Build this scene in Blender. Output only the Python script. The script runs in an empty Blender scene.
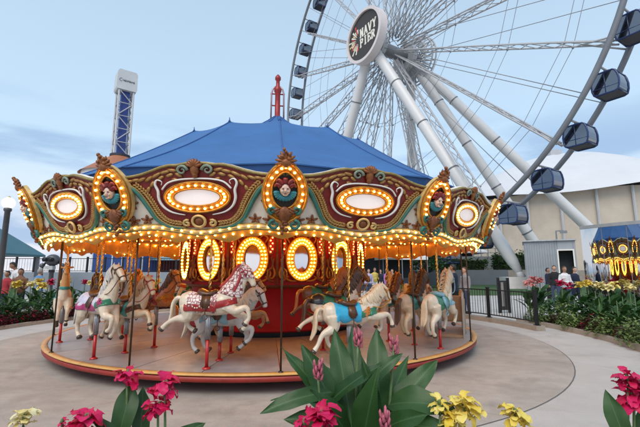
import bpy, bmesh, math, random
from mathutils import Vector, Matrix, Quaternion, noise as mnoise

R_ = math.radians
PI = math.pi
rnd = random.Random(7)
scene = bpy.context.scene
COL = scene.collection

# ------------------------------------------------------------------ camera
CAM_H = 1.55
PITCH = R_(8.7)
FPX = 380.0                      # focal length in photo pixels (640 wide)
cam_d = bpy.data.cameras.new('camera')
cam_d.sensor_width = 36.0
cam_d.lens = 36.0 * FPX / 640.0
cam_d.clip_start = 0.05
cam_d.clip_end = 6000
cam = bpy.data.objects.new('camera', cam_d)
COL.objects.link(cam)
cam.location = (0, 0, CAM_H)
cam.rotation_euler = (PI / 2 + PITCH, 0, 0)
scene.camera = cam

# ------------------------------------------------------------------ world and sun
SUN_EL = R_(48)
SUN_AZ = R_(200)                 # clockwise from +Y: low in the sky behind the camera
world = bpy.data.worlds.new('World')
scene.world = world
world.use_nodes = True
wn, wl = world.node_tree.nodes, world.node_tree.links
wn.clear()
w_out = wn.new('ShaderNodeOutputWorld')
w_bg = wn.new('ShaderNodeBackground')
w_sky = wn.new('ShaderNodeTexSky')
w_sky.sky_type = 'NISHITA'
w_sky.sun_disc = False
w_sky.sun_elevation = SUN_EL
w_sky.sun_rotation = SUN_AZ
w_sky.air_density = 1.0
w_sky.dust_density = 1.2
w_sky.ozone_density = 1.6
w_bg.inputs['Strength'].default_value = 0.15
# thin veil of high cloud and grey-blue streaks, laid on the cloud plane by direction
w_tc = wn.new('ShaderNodeTexCoord')
w_sep = wn.new('ShaderNodeSeparateXYZ')
wl.new(w_tc.outputs['Generated'], w_sep.inputs[0])
w_el = wn.new('ShaderNodeMath'); w_el.operation = 'MAXIMUM'; w_el.inputs[1].default_value = 0.0
wl.new(w_sep.outputs['Z'], w_el.inputs[0])
w_az = wn.new('ShaderNodeMapping'); w_az.inputs['Scale'].default_value = (1.1, 1.1, 5.2)
w_az.inputs['Location'].default_value = (2.9, 5.6, 1.35)
wl.new(w_tc.outputs['Generated'], w_az.inputs[0])
w_no = wn.new('ShaderNodeTexNoise')
w_no.inputs['Scale'].default_value = 1.9; w_no.inputs['Detail'].default_value = 7
w_no.inputs['Roughness'].default_value = 0.55; w_no.inputs['Distortion'].default_value = 0.3
wl.new(w_az.outputs[0], w_no.inputs['Vector'])
w_veil = wn.new('ShaderNodeMixRGB')            # pale veil everywhere
w_veil.inputs['Color2'].default_value = (3.5, 4.55, 5.4, 1)
w_vr = wn.new('ShaderNodeMapRange')
w_vr.inputs['From Min'].default_value = 0.0; w_vr.inputs['From Max'].default_value = 0.75
w_vr.inputs['To Min'].default_value = 0.90; w_vr.inputs['To Max'].default_value = 0.55
wl.new(w_el.outputs[0], w_vr.inputs['Value'])
wl.new(w_vr.outputs[0], w_veil.inputs['Fac'])
wl.new(w_sky.outputs[0], w_veil.inputs['Color1'])
w_pink = wn.new('ShaderNodeMixRGB')            # dusk flush close to the horizon
w_pink.inputs['Color2'].default_value = (5.2, 4.75, 4.9, 1)
w_pr = wn.new('ShaderNodeMapRange')
w_pr.inputs['From Min'].default_value = 0.02; w_pr.inputs['From Max'].default_value = 0.26
w_pr.inputs['To Min'].default_value = 0.75; w_pr.inputs['To Max'].default_value = 0.0
wl.new(w_el.outputs[0], w_pr.inputs['Value'])
wl.new(w_pr.outputs[0], w_pink.inputs['Fac'])
wl.new(w_veil.outputs[0], w_pink.inputs['Color1'])
w_cl = wn.new('ShaderNodeMixRGB')              # blue-grey streaks low in the sky
w_cl.inputs['Color2'].default_value = (1.75, 2.65, 4.0, 1)
w_cr = wn.new('ShaderNodeMapRange'); w_cr.interpolation_type = 'SMOOTHSTEP'
w_cr.inputs['From Min'].default_value = 0.44; w_cr.inputs['From Max'].default_value = 0.62
w_cr.inputs['To Min'].default_value = 0.0; w_cr.inputs['To Max'].default_value = 0.8
wl.new(w_no.outputs['Fac'], w_cr.inputs['Value'])
w_ch = wn.new('ShaderNodeMapRange'); w_ch.interpolation_type = 'SMOOTHSTEP'
w_ch.inputs['From Min'].default_value = 0.40; w_ch.inputs['From Max'].default_value = 0.26
w_ch.inputs['To Min'].default_value = 0.0; w_ch.inputs['To Max'].default_value = 1.0
wl.new(w_el.outputs[0], w_ch.inputs['Value'])
w_cm = wn.new('ShaderNodeMath'); w_cm.operation = 'MULTIPLY'
wl.new(w_cr.outputs[0], w_cm.inputs[0]); wl.new(w_ch.outputs[0], w_cm.inputs[1])
wl.new(w_cm.outputs[0], w_cl.inputs['Fac'])
wl.new(w_pink.outputs[0], w_cl.inputs['Color1'])
wl.new(w_cl.outputs[0], w_bg.inputs['Color'])
wl.new(w_bg.outputs[0], w_out.inputs['Surface'])

sun_d = bpy.data.lights.new('sun', 'SUN')
sun_d.energy = 1.5
sun_d.angle = R_(40)
sun_d.color = (1.0, 0.90, 0.78)
sun = bpy.data.objects.new('sun', sun_d)
COL.objects.link(sun)
_sd = Vector((math.sin(SUN_AZ) * math.cos(SUN_EL), math.cos(SUN_AZ) * math.cos(SUN_EL), math.sin(SUN_EL)))
sun.rotation_euler = _sd.to_track_quat('Z', 'Y').to_euler()

scene.view_settings.view_transform = 'Standard'
scene.view_settings.look = 'None'
scene.view_settings.gamma = 1.0
scene.view_settings.exposure = 0.4
scene.view_settings.use_curve_mapping = False
scene.render.film_transparent = False
try:
    scene.cycles.use_denoising = True
    scene.cycles.max_bounces = 8
    scene.cycles.sample_clamp_indirect = 6.0
    scene.cycles.use_light_tree = True
except Exception:
    pass

# ------------------------------------------------------------------ helpers
def ray(px, py):
    u = (px - 320.0) / FPX
    v = -(py - 213.5) / FPX
    return Vector((u, math.cos(PITCH) - v * math.sin(PITCH), math.sin(PITCH) + v * math.cos(PITCH)))
def on_z(px, py, z=0.0):
    d = ray(px, py)
    return Vector((0, 0, CAM_H)) + d * ((z - CAM_H) / d.z)
def at_y(px, py, Y):
    d = ray(px, py)
    return Vector((0, 0, CAM_H)) + d * (Y / d.y)

_mats = {}
def mat(name, col, rough=0.6, metal=0.0, var=0.12, vscale=6.0, bump=0.0, bscale=40.0, emit=None, estr=0.0,
        coat=0.0, spec=0.5, col2=None, trans=0.0, dirt=0.0):
    if name in _mats:
        return _mats[name]
    m = bpy.data.materials.new(name)
    m.use_nodes = True
    nt = m.node_tree
    N, L = nt.nodes, nt.links
    b = N['Principled BSDF']
    b.inputs['Roughness'].default_value = rough
    b.inputs['Metallic'].default_value = metal
    b.inputs['Specular IOR Level'].default_value = spec
    if coat:
        b.inputs['Coat Weight'].default_value = coat
        b.inputs['Coat Roughness'].default_value = 0.12
    if trans:
        b.inputs['Transmission Weight'].default_value = trans
    c = (*col, 1)
    tc = N.new('ShaderNodeTexCoord')
    if var or col2:
        no = N.new('ShaderNodeTexNoise')
        no.inputs['Scale'].default_value = vscale
        no.inputs['Detail'].default_value = 5
        no.inputs['Roughness'].default_value = 0.62
        L.new(tc.outputs['Object'], no.inputs['Vector'])
        mr = N.new('ShaderNodeMapRange')
        mr.inputs['From Min'].default_value = 0.3
        mr.inputs['From Max'].default_value = 0.7
        L.new(no.outputs['Fac'], mr.inputs['Value'])
        mx = N.new('ShaderNodeMixRGB')
        if col2:
            mx.inputs['Color1'].default_value = c
            mx.inputs['Color2'].default_value = (*col2, 1)
        else:
            mx.inputs['Color1'].default_value = tuple(min(1, x * (1 - var)) for x in col) + (1,)
            mx.inputs['Color2'].default_value = tuple(min(1, x * (1 + var)) for x in col) + (1,)
        L.new(mr.outputs[0], mx.inputs['Fac'])
        L.new(mx.outputs[0], b.inputs['Base Color'])
        m['mix'] = mx.name
        rr = N.new('ShaderNodeMapRange')
        rr.inputs['To Min'].default_value = max(0.02, rough - 0.08)
        rr.inputs['To Max'].default_value = min(1.0, rough + 0.08)
        L.new(no.outputs['Fac'], rr.inputs['Value'])
        L.new(rr.outputs[0], b.inputs['Roughness'])
    else:
        b.inputs['Base Color'].default_value = c
    if bump:
        n2 = N.new('ShaderNodeTexNoise')
        n2.inputs['Scale'].default_value = bscale
        n2.inputs['Detail'].default_value = 4
        L.new(tc.outputs['Object'], n2.inputs['Vector'])
        bp = N.new('ShaderNodeBump')
        bp.inputs['Strength'].default_value = bump
        bp.inputs['Distance'].default_value = 0.02
        L.new(n2.outputs['Fac'], bp.inputs['Height'])
        L.new(bp.outputs[0], b.inputs['Normal'])
    if emit:
        b.inputs['Emission Color'].default_value = (*emit, 1)
        b.inputs['Emission Strength'].default_value = estr
    _mats[name] = m
    return m

def _frames(pts):
    """parallel transport frames along a polyline"""
    n = len(pts)
    T = []
    for i in range(n):
        a = pts[max(i - 1, 0)]; b = pts[min(i + 1, n - 1)]
        t = (b - a)
        if t.length < 1e-9:
            t = Vector((0, 0, 1))
        T.append(t.normalized())
    up = Vector((0, 0, 1)) if abs(T[0].z) < 0.95 else Vector((0, 1, 0))
    u = T[0].cross(up).normalized()
    fr = []
    for i in range(n):
        if i > 0:
            q = T[i - 1].rotation_difference(T[i])
            u = (q @ u)
            u = (u - T[i] * u.dot(T[i])).normalized()
        fr.append((T[i], u, T[i].cross(u).normalized()))
    return fr

class MB:
    def __init__(s):
        s.v = []; s.f = []
    def add(s, vs, fs):
        o = len(s.v)
        s.v.extend(Vector(v) for v in vs)
        s.f.extend(tuple(i + o for i in f) for f in fs)
        return s
    def box(s, c, size, rz=0.0, rot=None):
        hx, hy, hz = size[0] / 2, size[1] / 2, size[2] / 2
        vs = [Vector((x, y, z)) for x in (-hx, hx) for y in (-hy, hy) for z in (-hz, hz)]
        M = rot if rot is not None else Matrix.Rotation(rz, 3, 'Z')
        c = Vector(c)
        vs = [M @ v + c for v in vs]
        return s.add(vs, [(0, 1, 3, 2), (4, 6, 7, 5), (0, 4, 5, 1), (2, 3, 7, 6), (0, 2, 6, 4), (1, 5, 7, 3)])
    def bar(s, a, b, w, h=None):
        """square bar from a to b"""
        a = Vector(a); b = Vector(b); h = h or w
        T, u, n = _frames([a, b])[0]
        vs = []
        for p in (a, b):
            for x, y in ((-1, -1), (1, -1), (1, 1), (-1, 1)):
                vs.append(p + u * x * w / 2 + n * y * h / 2)
        return s.add(vs, [(3, 2, 1, 0), (4, 5, 6, 7), (0, 1, 5, 4), (1, 2, 6, 5), (2, 3, 7, 6), (3, 0, 4, 7)])
    def tube(s, pts, rad, n=6, flat=1.0, caps=True):
        pts = [Vector(p) for p in pts]
        if not hasattr(rad, '__len__'):
            rad = [rad] * len(pts)
        fr = _frames(pts)
        vs, fs = [], []
        for i, p in enumerate(pts):
            T, u, w = fr[i]
            for k in range(n):
                a = 2 * PI * k / n
                vs.append(p + (u * math.cos(a) + w * math.sin(a) * flat) * rad[i])
        for i in range(len(pts) - 1):
            for k in range(n):
                k2 = (k + 1) % n
                fs.append((i * n + k, i * n + k2, (i + 1) * n + k2, (i + 1) * n + k))
        if caps:
            fs.append(tuple(range(n - 1, -1, -1)))
            fs.append(tuple((len(pts) - 1) * n + k for k in range(n)))
        return s.add(vs, fs)
    def loop(s, pts, rad, n=5):
        """closed tube"""
        pts = [Vector(p) for p in pts]
        m = len(pts)
        vs, fs = [], []
        c = sum(pts, Vector()) / m
        nor = Vector()
        for i in range(m):
            nor += (pts[i] - c).cross(pts[(i + 1) % m] - c)
        nor.normalize()
        for i in range(m):
            t = (pts[(i + 1) % m] - pts[i - 1]).normalized()
            u = t.cross(nor).normalized()
            r = rad[i] if hasattr(rad, '__len__') else rad
            for k in range(n):
                a = 2 * PI * k / n
                vs.append(pts[i] + (u * math.cos(a) + nor * math.sin(a)) * r)
        for i in range(m):
            j = (i + 1) % m
            for k in range(n):
                k2 = (k + 1) % n
                fs.append((i * n + k, i * n + k2, j * n + k2, j * n + k))
        return s.add(vs, fs)
    def lathe(s, prof, n=24, c=(0, 0, 0), a0=0.0, a1=2 * PI):
        c = Vector(c)
        full = abs(a1 - a0 - 2 * PI) < 1e-6
        m = n if full else n + 1
        vs, fs = [], []
        for r, z in prof:
            for k in range(m):
                a = a0 + (a1 - a0) * k / n
                vs.append(c + Vector((r * math.sin(a), -r * math.cos(a), z)))
        for i in range(len(prof) - 1):
            for k in range(n):
                k2 = (k + 1) % m
                fs.append((i * m + k, i * m + k2, (i + 1) * m + k2, (i + 1) * m + k))
        return s.add(vs, fs)
    def prism(s, out, d0, d1):
        """outline in (x,z), extruded along y from d0 to d1 (front face at the smaller y)"""
        n = len(out)
        vs = [(x, d0, z) for x, z in out] + [(x, d1, z) for x, z in out]
        fs = [tuple(range(n)), tuple(range(2 * n - 1, n - 1, -1))]
        for i in range(n):
            j = (i + 1) % n
            fs.append((j, i, n + i, n + j))
        return s.add(vs, fs)
    def ring(s, outer, inner, d0, d1):
        """flat ring between two outlines of equal length in (x,z)"""
        n = len(outer)
        vs = [(x, d0, z) for x, z in outer] + [(x, d0, z) for x, z in inner] + [(x, d1, z) for x, z in outer] + [(x, d1, z) for x, z in inner]
        fs = []
        for i in range(n):
            j = (i + 1) % n
            fs += [(i, j, n + j, n + i), (j, i, 2 * n + i, 2 * n + j), (n + i, n + j, 3 * n + j, 3 * n + i), (2 * n + j, 2 * n + i, 3 * n + i, 3 * n + j)]
        return s.add(vs, fs)
    def ball(s, c, r, n=8, m=5, rot=None):
        c = Vector(c)
        if not hasattr(r, '__len__'):
            r = (r, r, r)
        vs = [Vector((0, 0, -r[2]))]
        for i in range(1, m):
            t = PI * i / m - PI / 2
            for k in range(n):
                a = 2 * PI * k / n
                vs.append(Vector((math.cos(t) * math.cos(a) * r[0], math.cos(t) * math.sin(a) * r[1], math.sin(t) * r[2])))
        vs.append(Vector((0, 0, r[2])))
        if rot is not None:
            vs = [rot @ v for v in vs]
        vs = [v + c for v in vs]
        fs = []
        for k in range(n):
            fs.append((0, 1 + (k + 1) % n, 1 + k))
        for i in range(m - 2):
            for k in range(n):
                k2 = (k + 1) % n
                fs.append((1 + i * n + k, 1 + i * n + k2, 1 + (i + 1) * n + k2, 1 + (i + 1) * n + k))
        top = len(vs) - 1
        o = 1 + (m - 2) * n
        for k in range(n):
            fs.append((o + k, o + (k + 1) % n, top))
        return s.add(vs, fs)
    def map(s, fn):
        s.v = [Vector(fn(v)) for v in s.v]
        return s
    def join(s, o, fn=None):
        s.add([fn(v) for v in o.v] if fn else o.v, o.f)
        return s
    def mesh(s, name, smooth=False):
        me = bpy.data.meshes.new(name)
        me.from_pydata([tuple(v) for v in s.v], [], s.f)
        if smooth:
            me.polygons.foreach_set('use_smooth', [True] * len(me.polygons))
        me.update()
        return me
    def build(s, name, m, parent=None, smooth=False, fix=False):
        me = s.mesh(name, smooth)
        if fix:
            bm = bmesh.new(); bm.from_mesh(me)
            bmesh.ops.recalc_face_normals(bm, faces=bm.faces)
            bm.to_mesh(me); bm.free()
        me.materials.append(m)
        return link(name, me, parent)

def link(name, me, parent=None):
    o = bpy.data.objects.new(name, me)
    COL.objects.link(o)
    if parent is not None:
        o.parent = parent
    return o
def empty(name, loc=(0, 0, 0), rz=0.0):
    o = bpy.data.objects.new(name, None)
    o.empty_display_size = 0.2
    COL.objects.link(o)
    o.location = loc
    o.rotation_euler = (0, 0, rz)
    return o
def tag(o, label=None, cat=None, group=None, kind=None):
    if label: o['label'] = label
    if cat: o['category'] = cat
    if group: o['group'] = group
    if kind: o['kind'] = kind
    return o
def copy_tree(o, parent=None):
    c = o.copy()
    COL.objects.link(c)
    c.parent = parent
    for ch in o.children:
        copy_tree(ch, c)
    return c
def smooth_path(pts, k=4):
    """Catmull-Rom through the points"""
    pts = [Vector(p) for p in pts]
    out = []
    n = len(pts)
    for i in range(n - 1):
        p0, p1, p2, p3 = pts[max(i - 1, 0)], pts[i], pts[i + 1], pts[min(i + 2, n - 1)]
        for j in range(k):
            t = j / k
            out.append(0.5 * ((2 * p1) + (p2 - p0) * t + (2 * p0 - 5 * p1 + 4 * p2 - p3) * t * t + (3 * p1 - p0 - 3 * p2 + p3) * t ** 3))
    out.append(pts[-1])
    return out
def ease(r, k=4):
    out = []
    n = len(r)
    for i in range(n - 1):
        for j in range(k):
            t = j / k
            out.append(r[i] * (1 - t) + r[i + 1] * t)
    out.append(r[-1])
    return out
def ellipse(a, b, n=40, c=(0, 0)):
    return [(c[0] + a * math.cos(2 * PI * i / n), c[1] + b * math.sin(2 * PI * i / n)) for i in range(n)]
def spiral(c, r0, r1, turns, a0, dirn=1, n=14, y=0.0):
    """spiral in the (x,z) plane"""
    return [Vector((c[0] + (r0 + (r1 - r0) * i / n) * math.cos(a0 + dirn * turns * 2 * PI * i / n), y,
                    c[1] + (r0 + (r1 - r0) * i / n) * math.sin(a0 + dirn * turns * 2 * PI * i / n))) for i in range(n + 1)]
# ------------------------------------------------------------------ common paints
M_GOLD = mat('gold_paint', (0.52, 0.22, 0.025), 0.38, 0.35, 0.25, 14, 0.25, 60)
M_GOLDL = mat('pale_gold_paint', (0.62, 0.42, 0.16), 0.45, 0.2, 0.25, 14)
M_BRONZE = mat('bronze_brown_paint', (0.20, 0.065, 0.02), 0.45, 0.2, 0.35, 20, 0.3, 60)
M_OLIVE = mat('olive_gold_paint', (0.30, 0.22, 0.07), 0.5, 0.1, 0.3, 18)
M_MAROON = mat('maroon_paint', (0.20, 0.013, 0.010), 0.42, 0, 0.25, 8)
M_RED = mat('carousel_red_paint', (0.33, 0.005, 0.009), 0.5, 0, 0.12, 4, spec=0.3)
M_CREAM = mat('cream_paint', (0.78, 0.70, 0.59), 0.45, 0, 0.08, 5)
M_WHITE = mat('white_gloss_paint', (0.80, 0.77, 0.71), 0.38, 0, 0.06, 8)
M_TEAL = mat('teal_green_paint', (0.035, 0.16, 0.13), 0.42, 0, 0.2, 12)
M_GREENT = mat('dark_green_paint', (0.02, 0.12, 0.065), 0.42, 0, 0.2, 12)
M_AMBER = mat('amber_varnished_wood', (0.72, 0.33, 0.05), 0.48, 0, 0.2, 5)
M_BRASS = mat('brass', (0.78, 0.50, 0.16), 0.25, 0.95, 0.12, 10)
M_ROD = mat('dark_bronze_rod', (0.07, 0.045, 0.03), 0.4, 0.6, 0.2, 10)
M_STEELG = mat('galvanised_sleeve', (0.42, 0.42, 0.44), 0.38, 0.8, 0.2, 30)
M_BLACK = mat('black_metal', (0.012, 0.012, 0.014), 0.45, 0.2, 0.2, 10)
M_BULB = mat('warm_bulb', (0.9, 0.7, 0.4), 0.4, 0, 0, emit=(1.0, 0.55, 0.10), estr=9.0)
M_BULBC = mat('ceiling_bulb', (0.9, 0.7, 0.4), 0.4, 0, 0, emit=(1.0, 0.50, 0.07), estr=30.0)
M_BULBD = mat('drum_bulb', (0.9, 0.7, 0.4), 0.4, 0, 0, emit=(1.0, 0.50, 0.05), estr=16.0)
M_BULBR = mat('red_bulb', (0.8, 0.1, 0.06), 0.4, 0, 0, emit=(1.0, 0.12, 0.04), estr=7.0)
M_FACE = mat('carved_face_paint', (0.68, 0.48, 0.38), 0.5, 0, 0.08, 20)
M_DARKP = mat('dark_painted_recess', (0.03, 0.02, 0.018), 0.5, 0, 0.2, 10)
M_MIRROR = mat('mirror_glass', (0.80, 0.80, 0.82), 0.06, 1.0, 0)

# oval panels of the rounding boards: pearl finish brightened by an added glow, no lamp behind
M_PEARL = mat('glow_pearl_panel', (0.83, 0.76, 0.74), 0.3, 0, 0.05, 3, coat=0.4, emit=(1.0, 0.86, 0.82), estr=0.32)

# ------------------------------------------------------------------ ground
def concrete(name, base, tint, scale, streak=False):
    m = bpy.data.materials.new(name); m.use_nodes = True
    N, L = m.node_tree.nodes, m.node_tree.links
    b = N['Principled BSDF']; b.inputs['Roughness'].default_value = 0.78
    b.inputs['Specular IOR Level'].default_value = 0.35
    tc = N.new('ShaderNodeTexCoord')
    n1 = N.new('ShaderNodeTexNoise'); n1.inputs['Scale'].default_value = scale; n1.inputs['Detail'].default_value = 8; n1.inputs['Roughness'].default_value = 0.6
    L.new(tc.outputs['Object'], n1.inputs['Vector'])
    mr = N.new('ShaderNodeMapRange'); mr.inputs['From Min'].default_value = 0.32; mr.inputs['From Max'].default_value = 0.68
    L.new(n1.outputs['Fac'], mr.inputs['Value'])
    mx = N.new('ShaderNodeMixRGB'); mx.inputs['Color1'].default_value = (*base, 1); mx.inputs['Color2'].default_value = (*tint, 1)
    L.new(mr.outputs[0], mx.inputs['Fac'])
    # fine sand grain
    n2 = N.new('ShaderNodeTexNoise'); n2.inputs['Scale'].default_value = 90; n2.inputs['Detail'].default_value = 3
    L.new(tc.outputs['Object'], n2.inputs['Vector'])
    m2 = N.new('ShaderNodeMixRGB'); m2.blend_type = 'MULTIPLY'; m2.inputs['Fac'].default_value = 1.0
    g = N.new('ShaderNodeMapRange'); g.inputs['To Min'].default_value = 0.80; g.inputs['To Max'].default_value = 1.2
    L.new(n2.outputs['Fac'], g.inputs['Value'])
    L.new(mx.outputs[0], m2.inputs['Color1']); L.new(g.outputs[0], m2.inputs['Color2'])
    last = m2
    # dark stains with a shape of their own
    n3 = N.new('ShaderNodeTexNoise'); n3.inputs['Scale'].default_value = 1.3; n3.inputs['Detail'].default_value = 6; n3.inputs['Distortion'].default_value = 1.2
    L.new(tc.outputs['Object'], n3.inputs['Vector'])
    r3 = N.new('ShaderNodeMapRange'); r3.inputs['From Min'].default_value = 0.55; r3.inputs['From Max'].default_value = 0.74; r3.inputs['To Max'].default_value = 0.38
    L.new(n3.outputs['Fac'], r3.inputs['Value'])
    m3 = N.new('ShaderNodeMixRGB'); m3.inputs['Color2'].default_value = (base[0] * 0.55, base[1] * 0.53, base[2] * 0.5, 1)
    L.new(r3.outputs[0], m3.inputs['Fac']); L.new(last.outputs[0], m3.inputs['Color1'])
    last = m3
    if streak:
        # trowel and broom arcs: stretched noise in polar coordinates
        mp = N.new('ShaderNodeMapping'); mp.inputs['Rotation'].default_value = (0, 0, 0.35); mp.inputs['Scale'].default_value = (0.8, 1.3, 1)
        L.new(tc.outputs['Object'], mp.inputs[0])
        n4 = N.new('ShaderNodeTexNoise'); n4.inputs['Scale'].default_value = 3.2; n4.inputs['Detail'].default_value = 6; n4.inputs['Roughness'].default_value = 0.65
        L.new(mp.outputs[0], n4.inputs['Vector'])
        r4 = N.new('ShaderNodeMapRange'); r4.inputs['From Min'].default_value = 0.35; r4.inputs['From Max'].default_value = 0.7; r4.inputs['To Min'].default_value = 0.90; r4.inputs['To Max'].default_value = 1.10
        L.new(n4.outputs['Fac'], r4.inputs['Value'])
        m4 = N.new('ShaderNodeMixRGB'); m4.blend_type = 'MULTIPLY'; m4.inputs['Fac'].default_value = 1
        L.new(last.outputs[0], m4.inputs['Color1']); L.new(r4.outputs[0], m4.inputs['Color2'])
        last = m4
    L.new(last.outputs[0], b.inputs['Base Color'])
    bp = N.new('ShaderNodeBump'); bp.inputs['Strength'].default_value = 0.25; bp.inputs['Distance'].default_value = 0.004
    L.new(n2.outputs['Fac'], bp.inputs['Height']); L.new(bp.outputs[0], b.inputs['Normal'])
    return m
M_CONC = concrete('grey_concrete', (0.43, 0.405, 0.38), (0.50, 0.475, 0.45), 1.4)
M_PAD = concrete('warm_worn_concrete', (0.33, 0.29, 0.255), (0.44, 0.395, 0.355), 0.8, True)
M_CURB = concrete('kerb_concrete', (0.30, 0.26, 0.22), (0.38, 0.33, 0.28), 3.0)

CX, CY = -1.14, 9.646             # carousel axis
PSI0 = 8.0                        # bearing of the front shield from -Y
NS = 14
STEP = 360.0 / NS
def pol(r, a, z=0.0):
    """point round the carousel axis; bearing a in degrees, 0 = towards -Y, positive to +X"""
    return Vector((CX + r * math.sin(R_(a)), CY - r * math.cos(R_(a)), z))

g = MB()
GS = 2500
g.add([(-GS, -GS, 0), (GS, -GS, 0), (GS, GS, 0), (-GS, GS, 0)], [(0, 1, 2, 3)])
tag(g.build('ground', M_CONC), 'pale grey concrete paving round the carousel', None, None, 'structure')
g = MB()
g.lathe([(6.14, 0.004), (6.162, 0.004)], 120, (CX, CY, 0))
tag(g.build('joint_strip', mat('joint_sealant', (0.13, 0.115, 0.105), 0.8)), 'dark expansion joint curving round the concrete pad', None, None, 'structure')
g = MB()
n = 120
g.add([(CX, CY, 0.008)] + [tuple(pol(6.14, 360 * k / n, 0.008)) for k in range(n)] + [tuple(pol(6.15, 360 * k / n, 0.0)) for k in range(n)],
      [(0, 1 + k, 1 + (k + 1) % n) for k in range(n)] + [(1 + k, 1 + n + k, 1 + n + (k + 1) % n, 1 + (k + 1) % n) for k in range(n)])
tag(g.build('pavement_pad', M_PAD), 'round brownish concrete pad under the carousel', None, None, 'structure')

# ------------------------------------------------------------------ carousel
RP = 4.613
car = empty('carousel', (CX, CY, 0), R_(PSI0))
tag(car, 'fairground carousel with blue tent roof, lit gold rounding boards and red centre drum', 'carousel')
def cpol(r, a, z=0.0):
    return Vector((r * math.sin(R_(a)), -r * math.cos(R_(a)), z))

# platform: skirt, kerb band and wedge-shaped deck panels
M_DECK = mat('grey_deck', (0.30, 0.285, 0.29), 0.34, 0, 0.22, 3.0, 0.15, 30, dirt=1)
M_DECK2 = mat('worn_brown_deck', (0.33, 0.30, 0.29), 0.38, 0, 0.25, 4.0, 0.15, 30)
b = MB().lathe([(1.9, 0.165), (RP - 0.02, 0.165), (RP + 0.005, 0.175), (RP + 0.012, 0.232), (RP - 0.012, 0.238), (RP - 0.06, 0.255), (1.9, 0.255)], 140)
plat = b.build('platform', mat('platform_red', (0.28, 0.022, 0.015), 0.4, 0, 0.2, 5), car, True)
b = MB().lathe([(RP + 0.014, 0.250), (RP + 0.020, 0.256), (RP + 0.018, 0.266), (RP, 0.276), (RP - 0.07, 0.276), (RP - 0.075, 0.25)], 140)
b.build('kerb_band', mat('yellow_band_paint', (0.60, 0.33, 0.10), 0.42, 0, 0.18, 6), plat, True)
for k in range(28):
    a0 = 360 / 28 * k + 0.10; a1 = 360 / 28 * (k + 1) - 0.10
    b = MB()
    rr = [1.92, 2.7, 3.5, RP - 0.082]
    vs = []; na = 5
    for r in rr:
        for j in range(na):
            vs.append(cpol(r, a0 + (a1 - a0) * j / (na - 1), 0.270))
    for r in (rr[0], rr[-1]):
        for j in range(na):
            vs.append(cpol(r, a0 + (a1 - a0) * j / (na - 1), 0.256))
    fs = [(i * na + j, i * na + j + 1, (i + 1) * na + j + 1, (i + 1) * na + j) for i in range(3) for j in range(na - 1)]
    o = 4 * na
    fs += [(3 * na + j, 3 * na + j + 1, o + na + j + 1, o + na + j) for j in range(na - 1)]
    fs += [(0, na, 2 * na, 3 * na, o + na, o), (na - 1, o + na - 1, o + 2 * na - 1, 4 * na - 1, 3 * na - 1, 2 * na - 1)]
    b.add(vs, fs)
    b.build('deck_panel', M_DECK if k % 2 else M_DECK2, plat)
b = MB().lathe([(4.0, 0.01), (4.0, 0.17)], 60)
b.build('undercarriage', M_BLACK, plat)

# centre drum
DR = 2.2
M_SLOT = M_BLACK
b = MB().lathe([(1.78, 0.2), (1.78, 0.34)], 56)
b.build('drum_plinth', M_SLOT, car)
b = MB().lathe([(1.93, 0.36), (1.98, 0.38), (1.98, 0.42), (1.95, 0.44), (1.95, 1.2), (2.0, 1.24)], 56)
drum = b.build('centre_drum', M_RED, car, True)
b = MB()
b.lathe([(1.995, 1.22), (2.06, 1.24), (2.1, 1.28), (2.06, 1.31), (2.02, 1.32)], 56)
b.build('drum_moulding', M_BRONZE, drum, True)
# upper drum: fourteen flat panels with oval mirrors
ap = DR * math.cos(PI / NS)
hw = DR * math.sin(PI / NS)
TZ = 2.36
panel_proto = None
def map_panel(v):
    # local (x,y,z): y = distance in front of the panel is negative
    return (v[0], -ap + v[1], v[2])
b = MB().box((0, 0.02, (1.29 + TZ) / 2), (2 * hw, 0.04, TZ - 1.29))
b.map(map_panel)
panel_proto = b.build('drum_panel', M_RED, car)
oc = (0, 1.80)
b = MB().ring(ellipse(0.31, 0.42, 36, oc), ellipse(0.165, 0.27, 36, oc), -0.04, 0.0)
b.loop([Vector((x, -0.045, z)) for x, z in ellipse(0.32, 0.43, 36, oc)], 0.02)
b.loop([Vector((x, -0.045, z)) for x, z in ellipse(0.165, 0.27, 36, oc)], 0.012)
b.map(map_panel).build('oval_frame', M_GOLD, panel_proto, True)
b = MB().prism(ellipse(0.17, 0.275, 36, oc), -0.008, -0.004).map(map_panel)
b.build('oval_mirror', M_MIRROR, panel_proto)
b = MB()
for x, z in ellipse(0.270, 0.380, 32, oc):
    b.ball((x, -0.055, z), 0.019, 6, 4)
for x, z in ellipse(0.205, 0.312, 26, oc):
    b.ball((x, -0.055, z), 0.017, 6, 4)
tag(b.map(map_panel).build('bulb_ring', M_BULBD, panel_proto, True), None, None, None, 'stuff')
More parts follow.
